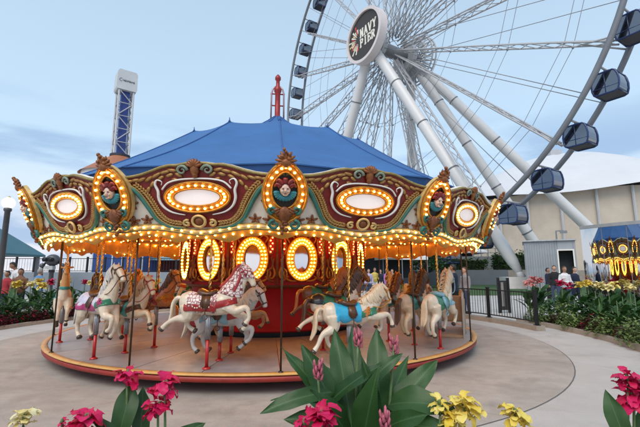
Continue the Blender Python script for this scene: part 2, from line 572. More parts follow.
# gold scrollwork round the ovals
b = MB()
for sx in (-1, 1):
    for p, r in (([(0.10, 1.37), (0.25, 1.38), (0.36, 1.48), (0.34, 1.58), (0.27, 1.56)], 0.022),
                 ([(0.26, 1.46), (0.40, 1.42), (0.45, 1.52), (0.41, 1.66), (0.43, 1.80)], 0.022),
                 ([(0.24, 2.10), (0.30, 2.2), (0.22, 2.26), (0.14, 2.2)], 0.02),
                 ([(0.43, 2.25), (0.35, 2.2), (0.33, 2.08), (0.38, 1.98)], 0.018)):
        pts = smooth_path([(sx * x, -0.03, z) for x, z in p], 3)
        b.tube(pts, [r * (0.5 + 0.6 * math.sin(PI * (i + 1) / (len(pts) + 1))) for i in range(len(pts))], 5)
for i in range(7):
    a = PI * (0.15 + 0.7 * i / 6)
    b.ball((0.10 * math.cos(a), -0.03, 2.19 + 0.11 * math.sin(a)), (0.022, 0.02, 0.05), 6, 4, Matrix.Rotation(a - PI / 2, 3, 'Y').inverted())
b.map(map_panel).build('scrollwork', M_GOLD, panel_proto, True)
# pilaster at the panel joint with red bulbs
def map_pil(v):
    a = R_(STEP / 2)
    x, y, z = v
    y = -DR + y
    return (x * math.cos(a) - y * math.sin(a), x * math.sin(a) + y * math.cos(a), z)
b = MB()
b.box((0, 0.0, (1.3 + TZ) / 2), (0.05, 0.06, TZ - 1.3))
for sx in (-1, 1):
    pts = [Vector((sx * 0.115 + 0.055 * math.cos(t), -0.045, 2.07 + 0.19 * math.sin(t))) for t in [2 * PI * i / 16 for i in range(16)]]
    b.loop(pts, 0.014)
    pts = smooth_path([(sx * 0.06, -0.03, 1.36), (sx * 0.16, -0.03, 1.4), (sx * 0.17, -0.03, 1.55), (sx * 0.08, -0.03, 1.66), (sx * 0.11, -0.03, 1.84)], 3)
    b.tube(pts, 0.022, 5)
b.map(map_pil).build('pilaster', M_BRONZE, panel_proto, True)
b = MB()
for sx in (-1, 1):
    for j in range(6):
        b.ball((sx * 0.115 + (0.018 if j % 2 else -0.018), -0.05, 1.93 + 0.055 * j), 0.019, 6, 4)
tag(b.map(map_pil).build('red_bulbs', M_BULBR, panel_proto, True), None, None, None, 'stuff')
panel_proto.rotation_euler = (0, 0, R_(STEP / 2))
for k in range(1, NS):
    c = copy_tree(panel_proto, car)
    c.rotation_euler = (0, 0, R_(STEP / 2 + STEP * k))

# ceiling with radial sweeps
CZ = 2.44
b = MB().lathe([(1.9, CZ + 0.02), (4.72, CZ)], 56)
b.add([v + Vector((0, 0, 0.03)) for v in b.v], [tuple(reversed(f)) for f in b.f])
ceil = b.build('ceiling', M_AMBER, car)
b0 = MB().box((0, -(2.15 + 4.7) / 2, CZ - 0.045), (0.07, 4.7 - 2.15, 0.085))
sw = b0.build('sweep_beam', M_AMBER, ceil)
b = MB()
for j in range(13):
    b.ball((-0.05 if j % 2 else 0.05, -(2.35 + 2.3 * j / 12), CZ - 0.09), 0.017, 6, 4)
tagb = tag(b.build('sweep_bulbs', M_BULBC, ceil, True), None, None, None, 'stuff')
for k in range(1, 28):
    for src in ((sw,) if k % 2 else (sw, tagb)):
        c = src.copy(); COL.objects.link(c); c.parent = ceil
        c.rotation_euler = (0, 0, R_(STEP / 2 * k))
# rings of bulbs under the ceiling
for rr, nb in ((4.62, 84), (2.55, 56)):
    b = MB()
    for k in range(nb):
        p = cpol(rr + (0.03 if k % 2 else -0.03), 360 * k / nb, CZ - 0.05 - (0.02 if k % 3 else 0))
        b.ball(p, 0.017, 6, 4)
    tag(b.build('ceiling_bulbs', M_BULBC, ceil, True), None, None, None, 'stuff')
for rr in (4.36, 3.87, 3.34):
    b = MB().lathe([(rr - 0.03, CZ - 0.004), (rr - 0.03, CZ - 0.05), (rr + 0.03, CZ - 0.05), (rr + 0.03, CZ - 0.004)], 84)
    b.build('crank_rail', M_OLIVE, ceil)

# scalloped valance hanging behind the rounding boards
RV = 4.70
vs, fs = [], []
nv = NS * 24
for side in (0, 1):
    for k in range(nv):
        a = 360 * k / nv
        ph = (a % STEP) / STEP
        zb = 1.985 - 0.028 * math.cos(2 * PI * ph * 3) - 0.014 * math.cos(2 * PI * ph * 6) + 0.03 * math.cos(2 * PI * ph)
        r = RV - 0.022 * side
        vs += [cpol(r, a, 2.62), cpol(r + 0.008, a, 2.36), cpol(r, a, zb)]
def vi(side, k, j): return side * nv * 3 + (k % nv) * 3 + j
for k in range(nv):
    for j in range(2):
        fs.append((vi(0, k, j), vi(0, k, j + 1), vi(0, k + 1, j + 1), vi(0, k + 1, j)))
        fs.append((vi(1, k, j), vi(1, k + 1, j), vi(1, k + 1, j + 1), vi(1, k, j + 1)))
    fs.append((vi(0, k, 2), vi(1, k, 2), vi(1, k + 1, 2), vi(0, k + 1, 2)))
val = MB().add(vs, fs).build('valance', M_AMBER, car, True)
b = MB()
for k in range(NS * 18):
    a = 360 * (k + .5) / (NS * 18)
    ph = (a % STEP) / STEP
    b.ball(cpol(RV + .022, a, 2.045 + 0.03 * math.cos(2 * PI * ph) - (.028 if k % 2 else 0)), .015, 6, 4)
tag(b.build('valance_bulbs', M_BULB, val, True), kind='stuff')

# ---------------- rounding boards (oval boards) and shields
A0, TILT, ZB, TS = 4.73, R_(21), 2.10, 0.86
ct, st = math.cos(TILT), math.sin(TILT)
def map_board(v):
    s, d, t = v                       # d negative = in front
    t *= TS
    return (s, -(A0 + t * st) + d * ct, ZB + t * ct + d * st)
def half(pts):
    return [(x, z) for x, z in pts] + [(-x, z) for x, z in reversed(pts) if x > 1e-6]
W0 = A0 * math.tan(PI / NS)
WT = (A0 + 0.82 * TS * st) * math.tan(PI / NS)
top_half = [(0.0, 1.02), (0.14, 1.005), (0.24, 0.985), (0.34, 0.985), (0.46, 0.955), (0.60, 0.90), (0.76, 0.85), (0.92, 0.825), (WT, 0.82)]
def bot(s):
    q = min(1.0, abs(s) / W0)
    return -0.045 - 0.035 * math.cos(2 * PI * q * 0.85) + 0.035 * q
back = [(W0 * i / 12, bot(W0 * i / 12)) for i in range(13)] + [(WT, 0.82)] + list(reversed(top_half[:-1]))
b = MB().prism([(x, z) for x, z in back[:-1]] + [(0.0, 1.02)] + [(-x, z) for x, z in reversed(back[:-1]) if x > 0], 0.0, 0.05)
board = b.map(map_board).build('rounding_board', M_CREAM, car, fix=True)
# red field: wide at the top, narrow at the bottom
side_pts = [Vector((0.20, 0, 0.035)), Vector((0.40, 0, 0.07)), Vector((0.54, 0, 0.17)), Vector((0.62, 0, 0.32)), Vector((0.70, 0, 0.48)), Vector((0.80, 0, 0.63)), Vector((0.97, 0, 0.745))]
side_s = smooth_path(side_pts, 4)
fld = [(0.0, 0.03)] + [(p.x, p.z) for p in side_s] + [(0.93, 0.79), (0.76, 0.82), (0.60, 0.87), (0.46, 0.925), (0.34, 0.955), (0.24, 0.955), (0.14, 0.975), (0.0, 0.99)]
b = MB().prism(fld[:-1] + [(0.0, 0.99)] + [(-x, z) for x, z in reversed(fld[1:-1])], -0.022, -0.002)
b.map(map_board).build('red_field', M_MAROON, board, fix=True)
for sx in (-1, 1):
    b = MB()
    pts = [Vector((sx * (p.x + 0.035), -0.03, p.z - 0.01)) for p in side_s]
    b.tube(pts, [0.022 + 0.012 * i / len(pts) for i in range(len(pts))], 6)
    b.tube(spiral((sx * 0.98, 0.67), 0.075, 0.03, 1.1, R_(70) if sx > 0 else R_(110), -1 if sx > 0 else 1, 12, -0.035), 0.022, 5)
    b.map(map_board).build('green_trim', M_TEAL, board, True)
b = MB()
for sx in (-1, 1):
    pts = [Vector((sx * p.x, -0.035, p.z)) for p in side_s]
    b.tube(pts, 0.014, 5)
    tp = smooth_path([(sx * x, -0.03, z - 0.012) for x, z in top_half], 3)
    b.tube(tp, 0.022, 6)
b.tube([(W0 * (i / 16), -0.02, bot(W0 * i / 16)) for i in range(-16, 17)], 0.024, 6)
b.tube([(W0 * (i / 16), -0.02, bot(W0 * i / 16) + .075) for i in range(-16, 17)], 0.012, 5)
b.map(map_board).build('gold_trim', M_OLIVE, board, True)
# leaf garland inside the red field
b = MB()
for sx in (-1, 1):
    g2 = smooth_path([(0.26, 0, 0.10), (0.42, 0, 0.14), (0.53, 0, 0.26), (0.60, 0, 0.42), (0.69, 0, 0.58), (0.82, 0, 0.72)], 5)
    for i, p in enumerate(g2[:-1]):
        d = g2[i + 1] - p
        ang = math.atan2(d.z, d.x * sx)
        for off in (-1, 1):
            r = Matrix.Rotation(-(ang + off * 0.6 * sx), 3, 'Y')
            b.ball((sx * p.x + off * 0.018 * math.sin(ang), -0.032, p.z - off * 0.018 * math.cos(ang)), (0.036, 0.014, 0.016), 6, 4, r)
    # acanthus towards the crest
    for x, z, a, l in ((0.22, 0.83, 35, 0.08), (0.27, 0.76, 20, 0.07), (0.58, 0.70, -60, 0.08), (0.64, 0.62, -70, 0.07), (0.80, 0.765, -12, 0.09), (0.88, 0.75, -5, 0.08), (0.30, 0.90, 10, 0.10), (0.40, 0.875, -15, 0.11), (0.52, 0.83, -30, 0.12), (0.62, 0.78, -38, 0.10), (0.34, 0.83, -20, 0.08), (0.46, 0.79, -35, 0.08), (0.72, 0.77, -25, 0.1)):
        r = Matrix.Rotation(R_(-a * sx), 3, 'Y')
        b.ball((sx * x, -0.03, z), (l * 0.75, 0.02, 0.026), 7, 4, r)
tag(b.map(map_board).build('leaf_garland', mat('garland_gold', (0.30, 0.13, 0.035), 0.42, 0.3, 0.5, 40, col2=(0.50, 0.30, 0.09)), board, True), kind='stuff')
# oval frame, pearl oval and bulbs
OC = (0.0, 0.50)
b = MB().ring(ellipse(0.425, 0.225, 44, OC), ellipse(0.305, 0.125, 44, OC), -0.055, -0.02)
b.loop([Vector((x, -0.058, z)) for x, z in ellipse(0.425, 0.225, 44, OC)], 0.018)
b.loop([Vector((x, -0.058, z)) for x, z in ellipse(0.308, 0.128, 44, OC)], 0.014)
b.map(map_board).build('oval_frame', M_GOLD, board, True)
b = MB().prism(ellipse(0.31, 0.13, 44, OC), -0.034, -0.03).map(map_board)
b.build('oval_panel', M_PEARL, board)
b = MB()
for x, z in ellipse(0.365, 0.176, 24, OC):
    b.ball((x, -0.07, z), 0.018, 6, 5)
for i in range(17):
    s = -W0 + 2 * W0 * (i + 0.5) / 17
    b.ball((s, -0.045, bot(s) + 0.038), 0.017, 6, 4)
    if i % 2: b.ball((s, 0.06, bot(s) - 0.04), 0.017, 6, 4)
tag(b.map(map_board).build('board_bulbs', M_BULB, board, True), None, None, None, 'stuff')
# white scrolls hugging the oval
for sx in (-1, 1):
    b = MB()
    pts = smooth_path([(sx * 0.18, -0.05, 0.235), (sx * 0.34, -0.05, 0.275), (sx * 0.45, -0.055, 0.36), (sx * 0.50, -0.06, 0.48), (sx * 0.50, -0.06, 0.60), (sx * 0.53, -0.06, 0.70), (sx * 0.50, -0.06, 0.765), (sx * 0.44, -0.06, 0.74), (sx * 0.45, -0.06, 0.69)], 4)
    nn = len(pts)
    b.tube(pts, [0.005 + 0.014 * math.sin(PI * min(1, (i + 2) / (nn * 0.95))) for i in range(nn)], 6)
    pts = smooth_path([(sx * 0.45, -0.05, 0.62), (sx * 0.36, -0.05, 0.72), (sx * 0.20, -0.05, 0.765), (0, -0.05, 0.775)], 4)
    b.tube(pts, 0.014, 5)
    b.map(map_board).build('white_scroll', M_WHITE, board, True)
# crest
b = MB()
for i in range(7):
    a = R_(90 + (i - 3) * 24)
    r = Matrix.Rotation(-a, 3, 'Y')
    b.ball((0.05 * math.cos(a), -0.06, 0.95 + 0.055 * math.sin(a)), (0.07, 0.03, 0.026), 7, 4, r)
b.ball((0, -0.055, 0.90), (0.06, 0.035, 0.09), 8, 5)
b.ball((0, -0.055, 0.83), (0.04, 0.03, 0.05), 8, 5)
b.map(map_board).build('crest', mat('russet_paint', (0.17, 0.05, 0.018), 0.42, 0.2, 0.6, 30, col2=(0.34, 0.12, 0.03)), board, True)
for sx in (-1, 1):
    b = MB()
    b.tube(spiral((sx * 0.165, 0.90), 0.075, 0.015, 1.35, R_(180) if sx > 0 else 0, -1 if sx > 0 else 1, 16, -0.05), [0.024 - 0.001 * i for i in range(17)], 6)
    b.map(map_board).build('crest_scroll', mat('sage_paint', (0.22, 0.27, 0.20), 0.45, 0, 0.2, 14), board, True)
# small round boss under the oval
b = MB().loop([Vector((x, -0.075, z)) for x, z in ellipse(0.085, 0.085, 20, (0, 0.14))], 0.02)
for sx in (-1, 1):
    b.tube(spiral((sx * 0.17, 0.105), 0.055, 0.012, 1.2, R_(120) if sx > 0 else R_(60), -1 if sx > 0 else 1, 12, -0.05), 0.02, 5)
b.map(map_board).build('boss_ring', M_GOLDL, board, True)
b = MB().ball((0, -0.05, 0.14), (0.07, 0.04, 0.07), 10, 6).map(map_board)
b.build('boss', M_BRONZE, board, True)
# fleur-de-lis on the cream flanks
b = MB()
for sx in (-1, 1):
    for x, z, k in ((0.90, 0.40, 1.0), (0.72, 0.15, 0.9), (0.90, 0.13, 0.95)):
        for a in (90, 162, 18, 234, 306):
            r = Matrix.Rotation(-R_(a), 3, 'Y')
            l = 0.05 * k
            b.ball((sx * x + l * math.cos(R_(a)), -0.015, z + l * math.sin(R_(a))), (l, 0.014, 0.023 * k), 6, 4, r)
tag(b.map(map_board).build('fleur_ornament', M_BRONZE, board, True), kind='stuff')
board.rotation_euler = (0, 0, R_(STEP / 2))
for k in range(1, NS):
    c = copy_tree(board, car)
    c.rotation_euler = (0, 0, R_(STEP / 2 + STEP * k))

# shields on the joints
RV0 = A0 / math.cos(PI / NS) + 0.035
def map_sh(v):
    s, d, t = v
    t *= TS
    return (s, -(RV0 + t * st) + d * ct, ZB + t * ct + d * st)
def lancet(w, b0, t0, n=28, c=0.52):
    out = []
    for i in range(n):
        a = 2 * PI * i / n - PI / 2
        x = w * math.cos(a); s = math.sin(a)
        z = c + (t0 - c) * s if s > 0 else c + (c - b0) * s
        if s > 0:
            x *= 1 - 0.30 * s ** 3
        out.append((x, z))
    return out
b = MB().prism(lancet(0.285, 0.08, 0.99), -0.005, 0.05)
shield = b.map(map_sh).build('shield', M_GOLDL, car, fix=True)
b = MB().ring(lancet(0.27, 0.10, 0.975), lancet(0.165, 0.30, 0.83, c=0.55), -0.045, 0.0)
b.loop([Vector((x, -0.045, z)) for x, z in lancet(0.272, 0.10, 0.978)], 0.02)
b.loop([Vector((x, -0.045, z)) for x, z in lancet(0.165, 0.30, 0.83, c=0.55)], 0.014)
b.map(map_sh).build('shield_frame', M_GOLD, shield, True)
b = MB().prism(lancet(0.17, 0.295, 0.835, c=0.55), -0.012, -0.008)
b.map(map_sh).build('medallion_ground', M_DARKP, shield, fix=True)
b = MB()
for i, (x, z) in enumerate(lancet(0.22, 0.22, 0.90, 20)):
    if z > 0.33:
        b.ball((x, -0.062, z), 0.018, 6, 5)
tag(b.map(map_sh).build('shield_bulbs', M_BULB, shield, True), None, None, None, 'stuff')
# carved jester head with teal ruff
b = MB()
b.ball((0, -0.05, 0.585), (0.068, 0.06, 0.098), 14, 10)
b.ball((0, -0.112, 0.575), (0.013, 0.018, 0.026), 8, 6)
b.ball((0, -0.10, 0.515), (0.03, 0.02, 0.02), 8, 5)
for sx in (-1, 1):
    b.ball((sx * 0.034, -0.092, 0.565), (0.022, 0.02, 0.02), 8, 5)
    b.ball((sx * 0.028, -0.102, 0.618), (0.02, 0.01, 0.008), 8, 5)
b.map(map_sh).build('face', M_FACE, shield, True)
b = MB()
for sx in (-1, 1):
    b.ball((sx * 0.028, -0.106, 0.600), (0.012, 0.006, 0.007), 8, 4)
b.ball((0, -0.116, 0.533), (0.024, 0.008, 0.006), 8, 4)
b.map(map_sh).build('face_features', mat('dark_feature_paint', (0.09, 0.02, 0.015), 0.5), shield, True)
b = MB()
for i in range(12):
    a = R_(185 + 170 * i / 11)
    b.ball((0.105 * math.cos(a), -0.045, 0.545 + 0.095 * math.sin(a)), (0.05, 0.028, 0.03), 7, 4, Matrix.Rotation(-a, 3, 'Y'))
b.map(map_sh).build('ruff', mat('ruff_teal', (0.03, 0.20, 0.24), 0.45, 0, 0.2, 20), shield, True)
b = MB()
for a, l in ((90, 0.15), (45, 0.15), (135, 0.15), (10, 0.13), (170, 0.13)):
    p = smooth_path([(0.05 * math.cos(R_(a)), -0.05, 0.62 + 0.05 * math.sin(R_(a))), (l * 0.8 * math.cos(R_(a)), -0.06, 0.64 + l * 0.75 * math.sin(R_(a))), (l * 1.02 * math.cos(R_(a)), -0.06, 0.60 + l * 0.7 * math.sin(R_(a)))], 3)
    b.tube(p, ease([0.045, 0.03, 0.01], 3), 6)
b.map(map_sh).build('jester_cap', M_MAROON, shield, True)
b = MB()
for i in range(9):
    a = R_(90 + (i - 4) * 27)
    l = 0.095 if i in (3, 4, 5) else 0.08
    b.ball((0.06 * math.cos(a), -0.05, 0.98 + 0.07 * math.sin(a)), (l, 0.032, 0.026), 7, 4, Matrix.Rotation(-a, 3, 'Y'))
b.ball((0, -0.06, 0.96), (0.07, 0.045, 0.07), 8, 6)
for i in range(6):
    b.ball((0.05 * math.sin(i * 2.4), -0.07, 0.99 + 0.032 * i), (0.034 - 0.003 * i, 0.03, 0.03), 6, 4)
b.map(map_sh).build('shield_crest', _mats['russet_paint'], shield, True)
b = MB()
for i in range(9):
    a = R_(200 + 140 * i / 8)
    b.ball((0.11 * math.cos(a), -0.055, 0.33 + 0.12 * math.sin(a)), (0.06, 0.03, 0.026), 7, 4, Matrix.Rotation(-a, 3, 'Y'))
b.ball((0, -0.06, 0.22), (0.085, 0.04, 0.12), 8, 6)
for i in range(5):
    b.ball((0.03 * math.sin(i * 2.6), -0.06, 0.12 - 0.045 * i), (0.05 - 0.007 * i, 0.032, 0.035), 6, 4)
b.map(map_sh).build('drop_ornament', M_BRONZE, shield, True)
for sx in (-1, 1):
    b = MB()
    b.tube(spiral((sx * 0.125, 0.06), 0.075, 0.015, 1.3, R_(90), -1 if sx > 0 else 1, 14, -0.05), [0.026 - 0.001 * i for i in range(15)], 6)
    b.tube(spiral((sx * 0.15, 0.28), 0.06, 0.015, 1.1, R_(-90), 1 if sx > 0 else -1, 12, -0.055), 0.022, 6)
    b.map(map_sh).build('green_scroll', M_TEAL, shield, True)
for k in range(1, NS):
    c = copy_tree(shield, car)
    c.rotation_euler = (0, 0, R_(STEP * k))

# thin rods at the platform edge
b = MB().tube([(0, -4.575, 0.27), (0, -4.575, 2.42)], 0.013, 8)
b.lathe([(0.034, 0.272), (0.034, 0.285), (0.016, 0.295)], 10, (0, -4.575, 0))
rod = b.build('edge_rod', M_ROD, car, True)
for k in range(1, NS):
    c = rod.copy(); COL.objects.link(c); c.parent = car
    c.rotation_euler = (0, 0, R_(STEP * k))

# blue tent: two tiers of sagging panels
M_TENT = mat('blue_tent_vinyl', (0.045, 0.14, 0.34), 0.6, 0, 0.14, 1.6, 0.25, 7, spec=0.25)
M_TENTE = mat('tent_seam', (0.028, 0.10, 0.29), 0.6, 0, 0.1, 4)
EZ, ER = 2.93, 4.95
KR, KZ = 2.35, 4.58
AZ_ = 5.62
for k in range(NS):
    b = MB()
    na, nr = 9, 10
    vs = []
    for tier in range(2):
        for i in range(nr + 1):
            q = i / nr
            if tier == 0:
                r = ER + (KR - ER) * q
                z = EZ + (KZ - EZ) * q - 0.09 * math.sin(PI * q)
            else:
                r = KR + (0.10 - KR) * q
                z = KZ + (AZ_ - KZ) * (0.62 * q + 0.38 * q * q * q) - 0.05 * math.sin(PI * q)
            for j in range(na):
                a = STEP * (k + j / (na - 1))
                w = math.sin(PI * j / (na - 1))
                rf = r * math.cos(PI / NS) / math.cos(R_(STEP * (j / (na - 1) - 0.5)))
                sag = 0.05 * w * math.sin(PI * q) if tier == 0 else 0.02 * w * math.sin(PI * q)
                if tier == 0 and i == nr or tier == 1 and i == 0:
                    sag = 0.05 * w
                vs.append(cpol(rf, a, z - sag))
    fs = []
    for tier in range(2):
        o = tier * (nr + 1) * na
        for i in range(nr):
            for j in range(na - 1):
                fs.append((o + i * na + j, o + i * na + j + 1, o + (i + 1) * na + j + 1, o + (i + 1) * na + j))
    b.add(vs, fs)
    tp = b.build('tent_panel', M_TENT, car, True)
    b = MB()
    pts = [vs[i * na] + Vector((0, 0, 0.004)) for i in range(nr + 1)] + [vs[(nr + 1) * na + i * na] + Vector((0, 0, 0.004)) for i in range(1, nr + 1)]
    b.tube(pts, 0.014, 5)
    b.build('seam', M_TENTE, tp, True)
    b = MB().tube([cpol(KR, STEP * k, KZ - 0.01), cpol(KR - 0.005, STEP * k, KZ + 0.05), cpol(KR, STEP * k, KZ + 0.10)], [0.035, 0.012, 0.006], 6)
    b.build('spike', M_TENTE, tp, True)
b = MB().lathe([(ER - .02, EZ + .02), (ER - .12, 2.62)], 14)
b.map(lambda v: v).build('tent_skirt', M_TENTE, car)
# mast and finial
M_FIN = mat('finial_red', (0.30, 0.02, 0.02), 0.4, 0.2, 0.2, 8)
b = MB().lathe([(0.16, 5.50), (0.13, 5.58), (0.075, 5.62), (0.07, 6.30), (0.10, 6.36), (0.10, 6.42), (0.055, 6.50), (0.05, 6.66), (0.08, 6.70), (0.08, 6.76), (0.04, 6.82), (0.0, 6.86)], 14)
fin = b.build('finial', M_FIN, car, True)
for sx in (-1, 1):
    b = MB().tube([(sx * 0.17, 0, 5.52), (sx * 0.165, 0, 6.30), (sx * 0.13, 0, 6.42), (sx * 0.05, 0, 6.5)], 0.024, 7)
    b.build('finial_stay', mat('silver_stay', (0.42, 0.28, 0.30), 0.35, 0.4), fin, True)
for zz in (5.95, 6.28):
    b = MB().tube([(-0.19, 0, zz), (0.19, 0, zz)], 0.018, 6)
    b.build('finial_tie', M_FIN, fin, True)
# ------------------------------------------------------------------ organic bodies: lofted limbs fused into one skin
def fuse(mb, voxel, smooth=6, name='body'):
    me = mb.mesh(name)
    bm = bmesh.new(); bm.from_mesh(me)
    bmesh.ops.recalc_face_normals(bm, faces=bm.faces)
    bm.to_mesh(me); bm.free()
    o = bpy.data.objects.new('tmp', me)
    COL.objects.link(o)
    r = o.modifiers.new('r', 'REMESH'); r.mode = 'VOXEL'; r.voxel_size = voxel; r.use_smooth_shade = True
    sm = o.modifiers.new('s', 'SMOOTH'); sm.factor = 0.5; sm.iterations = smooth
    dg = bpy.context.evaluated_depsgraph_get()
    out = bpy.data.meshes.new_from_object(o.evaluated_get(dg))
    bpy.data.objects.remove(o); bpy.data.meshes.remove(me)
    out.name = name
    out.polygons.foreach_set('use_smooth', [True] * len(out.polygons))
    return out
def shell(me, pred, off, name, hem=True):
    """cloth or paint-thick layer that follows the body wherever pred(centre, normal) holds"""
    mb = MB()
    idx = {}
    fs = []
    edges = {}
    for p in me.polygons:
        if pred(p.center, p.normal):
            f = []
            for v in p.vertices:
                if v not in idx:
                    idx[v] = len(idx)
                f.append(idx[v])
            fs.append(tuple(f))
            for i in range(len(f)):
                e = (f[i], f[(i + 1) % len(f)])
                edges[e] = True
    keys = list(idx)
    vs = [me.vertices[v].co + me.vertices[v].normal * off for v in keys]
    # relax the stair-stepped hem
    bnd = {}
    for (a, b_) in edges:
        if (b_, a) not in edges:
            bnd.setdefault(a, []).append(b_); bnd.setdefault(b_, []).append(a)
    for _ in range(4):
        new = {}
        for k, nb in bnd.items():
            if len(nb) == 2:
                new[k] = vs[k] * 0.4 + (vs[nb[0]] + vs[nb[1]]) * 0.3
        for k, v in new.items():
            vs[k] = v
    mb.add(vs, fs)
    if hem:
        o = len(mb.v)
        ren = {}
        for k in bnd:
            ren[k] = len(mb.v)
            mb.v.append(vs[k] - me.vertices[keys[k]].normal * (off * 1.6))
        for (a, b_) in edges:
            if (b_, a) not in edges:
                mb.f.append((b_, a, ren[a], ren[b_]))
    return mb

def sect(mb, st, n=12):
    """loft through stations (x, y, z, lateral radius, in-plane radius)"""
    pts = [Vector(s[:3]) for s in st]
    vs, fs = [], []
    m = len(st)
    for i, s in enumerate(st):
        t = (pts[min(i + 1, m - 1)] - pts[max(i - 1, 0)]).normalized()
        lat = Vector((0, 1, 0))
        lat = (lat - t * lat.dot(t)).normalized()
        up = t.cross(lat)
        for k in range(n):
            a = 2 * PI * k / n
            vs.append(pts[i] + lat * math.cos(a) * s[3] + up * math.sin(a) * s[4])
    for i in range(m - 1):
        for k in range(n):
            k2 = (k + 1) % n
            fs.append((i * n + k, i * n + k2, (i + 1) * n + k2, (i + 1) * n + k))
    fs.append(tuple(range(n - 1, -1, -1)))
    fs.append(tuple((m - 1) * n + k for k in range(n)))
    mb.add(vs, fs)

def limb(mb, pts, rad, n=9):
    p = smooth_path(pts, 4)
    mb.tube(p, ease(rad, 4), n)

POSES = {
 # hind L, hind R, fore L, fore R as (x,z) joint chains: hip, stifle, hock, fetlock, toe
 'jump': dict(h=[[(-.33, -.02), (-.30, -.19), (-.50, -.23), (-.64, -.30), (-.71, -.37)],
                 [(-.33, -.02), (-.25, -.18), (-.40, -.26), (-.35, -.37), (-.27, -.42)]],
              f=[[(.33, -.02), (.47, -.10), (.63, -.05), (.68, -.20), (.63, -.28)],
                 [(.33, -.02), (.43, -.16), (.57, -.20), (.60, -.34), (.54, -.40)]]),
 'reach': dict(h=[[(-.33, -.02), (-.32, -.20), (-.50, -.30), (-.58, -.45), (-.64, -.53)],
                  [(-.33, -.02), (-.24, -.20), (-.36, -.34), (-.34, -.48), (-.27, -.54)]],
               f=[[(.33, -.02), (.50, -.06), (.68, -.03), (.76, -.12), (.78, -.20)],
                  [(.33, -.02), (.46, -.14), (.62, -.10), (.66, -.25), (.60, -.32)]]),
 'prance': dict(h=[[(-.33, -.02), (-.30, -.20), (-.44, -.34), (-.44, -.50), (-.38, -.57)],
                   [(-.33, -.02), (-.24, -.20), (-.34, -.36), (-.30, -.52), (-.23, -.57)]],
                f=[[(.33, -.02), (.42, -.18), (.58, -.20), (.55, -.36), (.48, -.42)],
                   [(.33, -.02), (.38, -.20), (.45, -.34), (.40, -.48), (.33, -.54)]]),
}
NECKS = {
 'arched': dict(neck=[(.26, .02, .14, .20), (.34, .14, .12, .185), (.43, .27, .095, .155), (.49, .39, .078, .125), (.52, .49, .068, .10), (.545, .545, .06, .075)],
                head=[(.50, .545, .055, .06), (.555, .545, .068, .083), (.61, .49, .066, .083), (.66, .415, .054, .066), (.695, .35, .045, .052), (.715, .30, .045, .047), (.725, .275, .034, .034)],
                ear=(.53, .60)),
 'high': dict(neck=[(.26, .02, .14, .20), (.33, .15, .12, .18), (.39, .30, .095, .15), (.43, .44, .078, .12), (.45, .55, .068, .095), (.47, .61, .06, .072)],
              head=[(.425, .60, .055, .06), (.48, .615, .068, .083), (.545, .575, .066, .083), (.61, .515, .054, .064), (.66, .46, .045, .05), (.69, .42, .045, .045), (.705, .40, .034, .034)],
              ear=(.45, .67)),
 'low': dict(neck=[(.26, .02, .14, .20), (.36, .10, .12, .18), (.47, .20, .095, .15), (.55, .30, .078, .12), (.60, .38, .068, .095), (.63, .42, .06, .07)],
             head=[(.59, .42, .055, .06), (.64, .42, .068, .083), (.695, .36, .066, .082), (.735, .28, .054, .064), (.765, .21, .045, .05), (.78, .165, .045, .046), (.785, .14, .034, .034)],
             ear=(.62, .47)),
}
_bodies = {}
def horse_body(pose, neck):
    key = (pose, neck)
    if key in _bodies:
        return _bodies[key]
    mb = MB()
    sect(mb, [(-.475, 0, .03, .05, .05), (-.45, 0, .03, .11, .13), (-.36, 0, .025, .155, .18), (-.22, 0, -.005, .155, .165), (-.05, 0, -.02, .155, .16), (.12, 0, -.015, .155, .17), (.25, 0, .01, .15, .185), (.35, 0, .02, .125, .165), (.42, 0, .03, .08, .11)], 14)
    nk = NECKS[neck]
    sect(mb, [(x, 0, z, a, b_) for x, z, a, b_ in nk['neck']], 12)
    sect(mb, [(x, 0, z, a, b_) for x, z, a, b_ in nk['head']], 12)
    ex, ez = nk['ear']
    for sy in (-1, 1):
        mb.tube([(ex - .02, sy * .035, ez - .05), (ex, sy * .045, ez), (ex + .012, sy * .04, ez + .065)], [.026, .024, .008], 7)
    for i, ch in enumerate(POSES[pose]['h']):
        sy = -1 if i == 0 else 1
        y = [sy * .085, sy * .10, sy * .085, sy * .08, sy * .08]
        P3 = [(x, y[j], z) for j, (x, z) in enumerate(ch)]
        limb(mb, P3, [.125, .095, .046, .034, .042])
        t = (Vector(P3[4]) - Vector(P3[3])).normalized()
        mb.tube([Vector(P3[4]) - t * .012, Vector(P3[4]) + t * .05], [.037, .052], 9)
    for i, ch in enumerate(POSES[pose]['f']):
        sy = -1 if i == 0 else 1
        y = [sy * .08, sy * .10, sy * .085, sy * .08, sy * .08]
        P3 = [(x, y[j], z) for j, (x, z) in enumerate(ch)]
        limb(mb, P3, [.105, .07, .045, .031, .040])
        t = (Vector(P3[4]) - Vector(P3[3])).normalized()
        mb.tube([Vector(P3[4]) - t * .012, Vector(P3[4]) + t * .05], [.036, .050], 9)
    me = fuse(mb, .0135, 5)
    _bodies[key] = me
    return me

def hoof_pred(pose):
    ends = []
    for grp, sgn in (('h', 1), ('f', 1)):
        for i, ch in enumerate(POSES[pose][grp]):
            a = Vector((ch[3][0], 0, ch[3][1])); b_ = Vector((ch[4][0], 0, ch[4][1]))
            t = (b_ - a).normalized()
            sy = -1 if i == 0 else 1
            ends.append((b_, t, sy))
    def pred(c, nrm):
        for b_, t, sy in ends:
            if c.y * sy < 0.02:
                continue
            d = Vector((c.x - b_.x, 0, c.z - b_.z))
            if d.length < .085 and d.dot(t) > .006:
                return True
        return False
    return pred

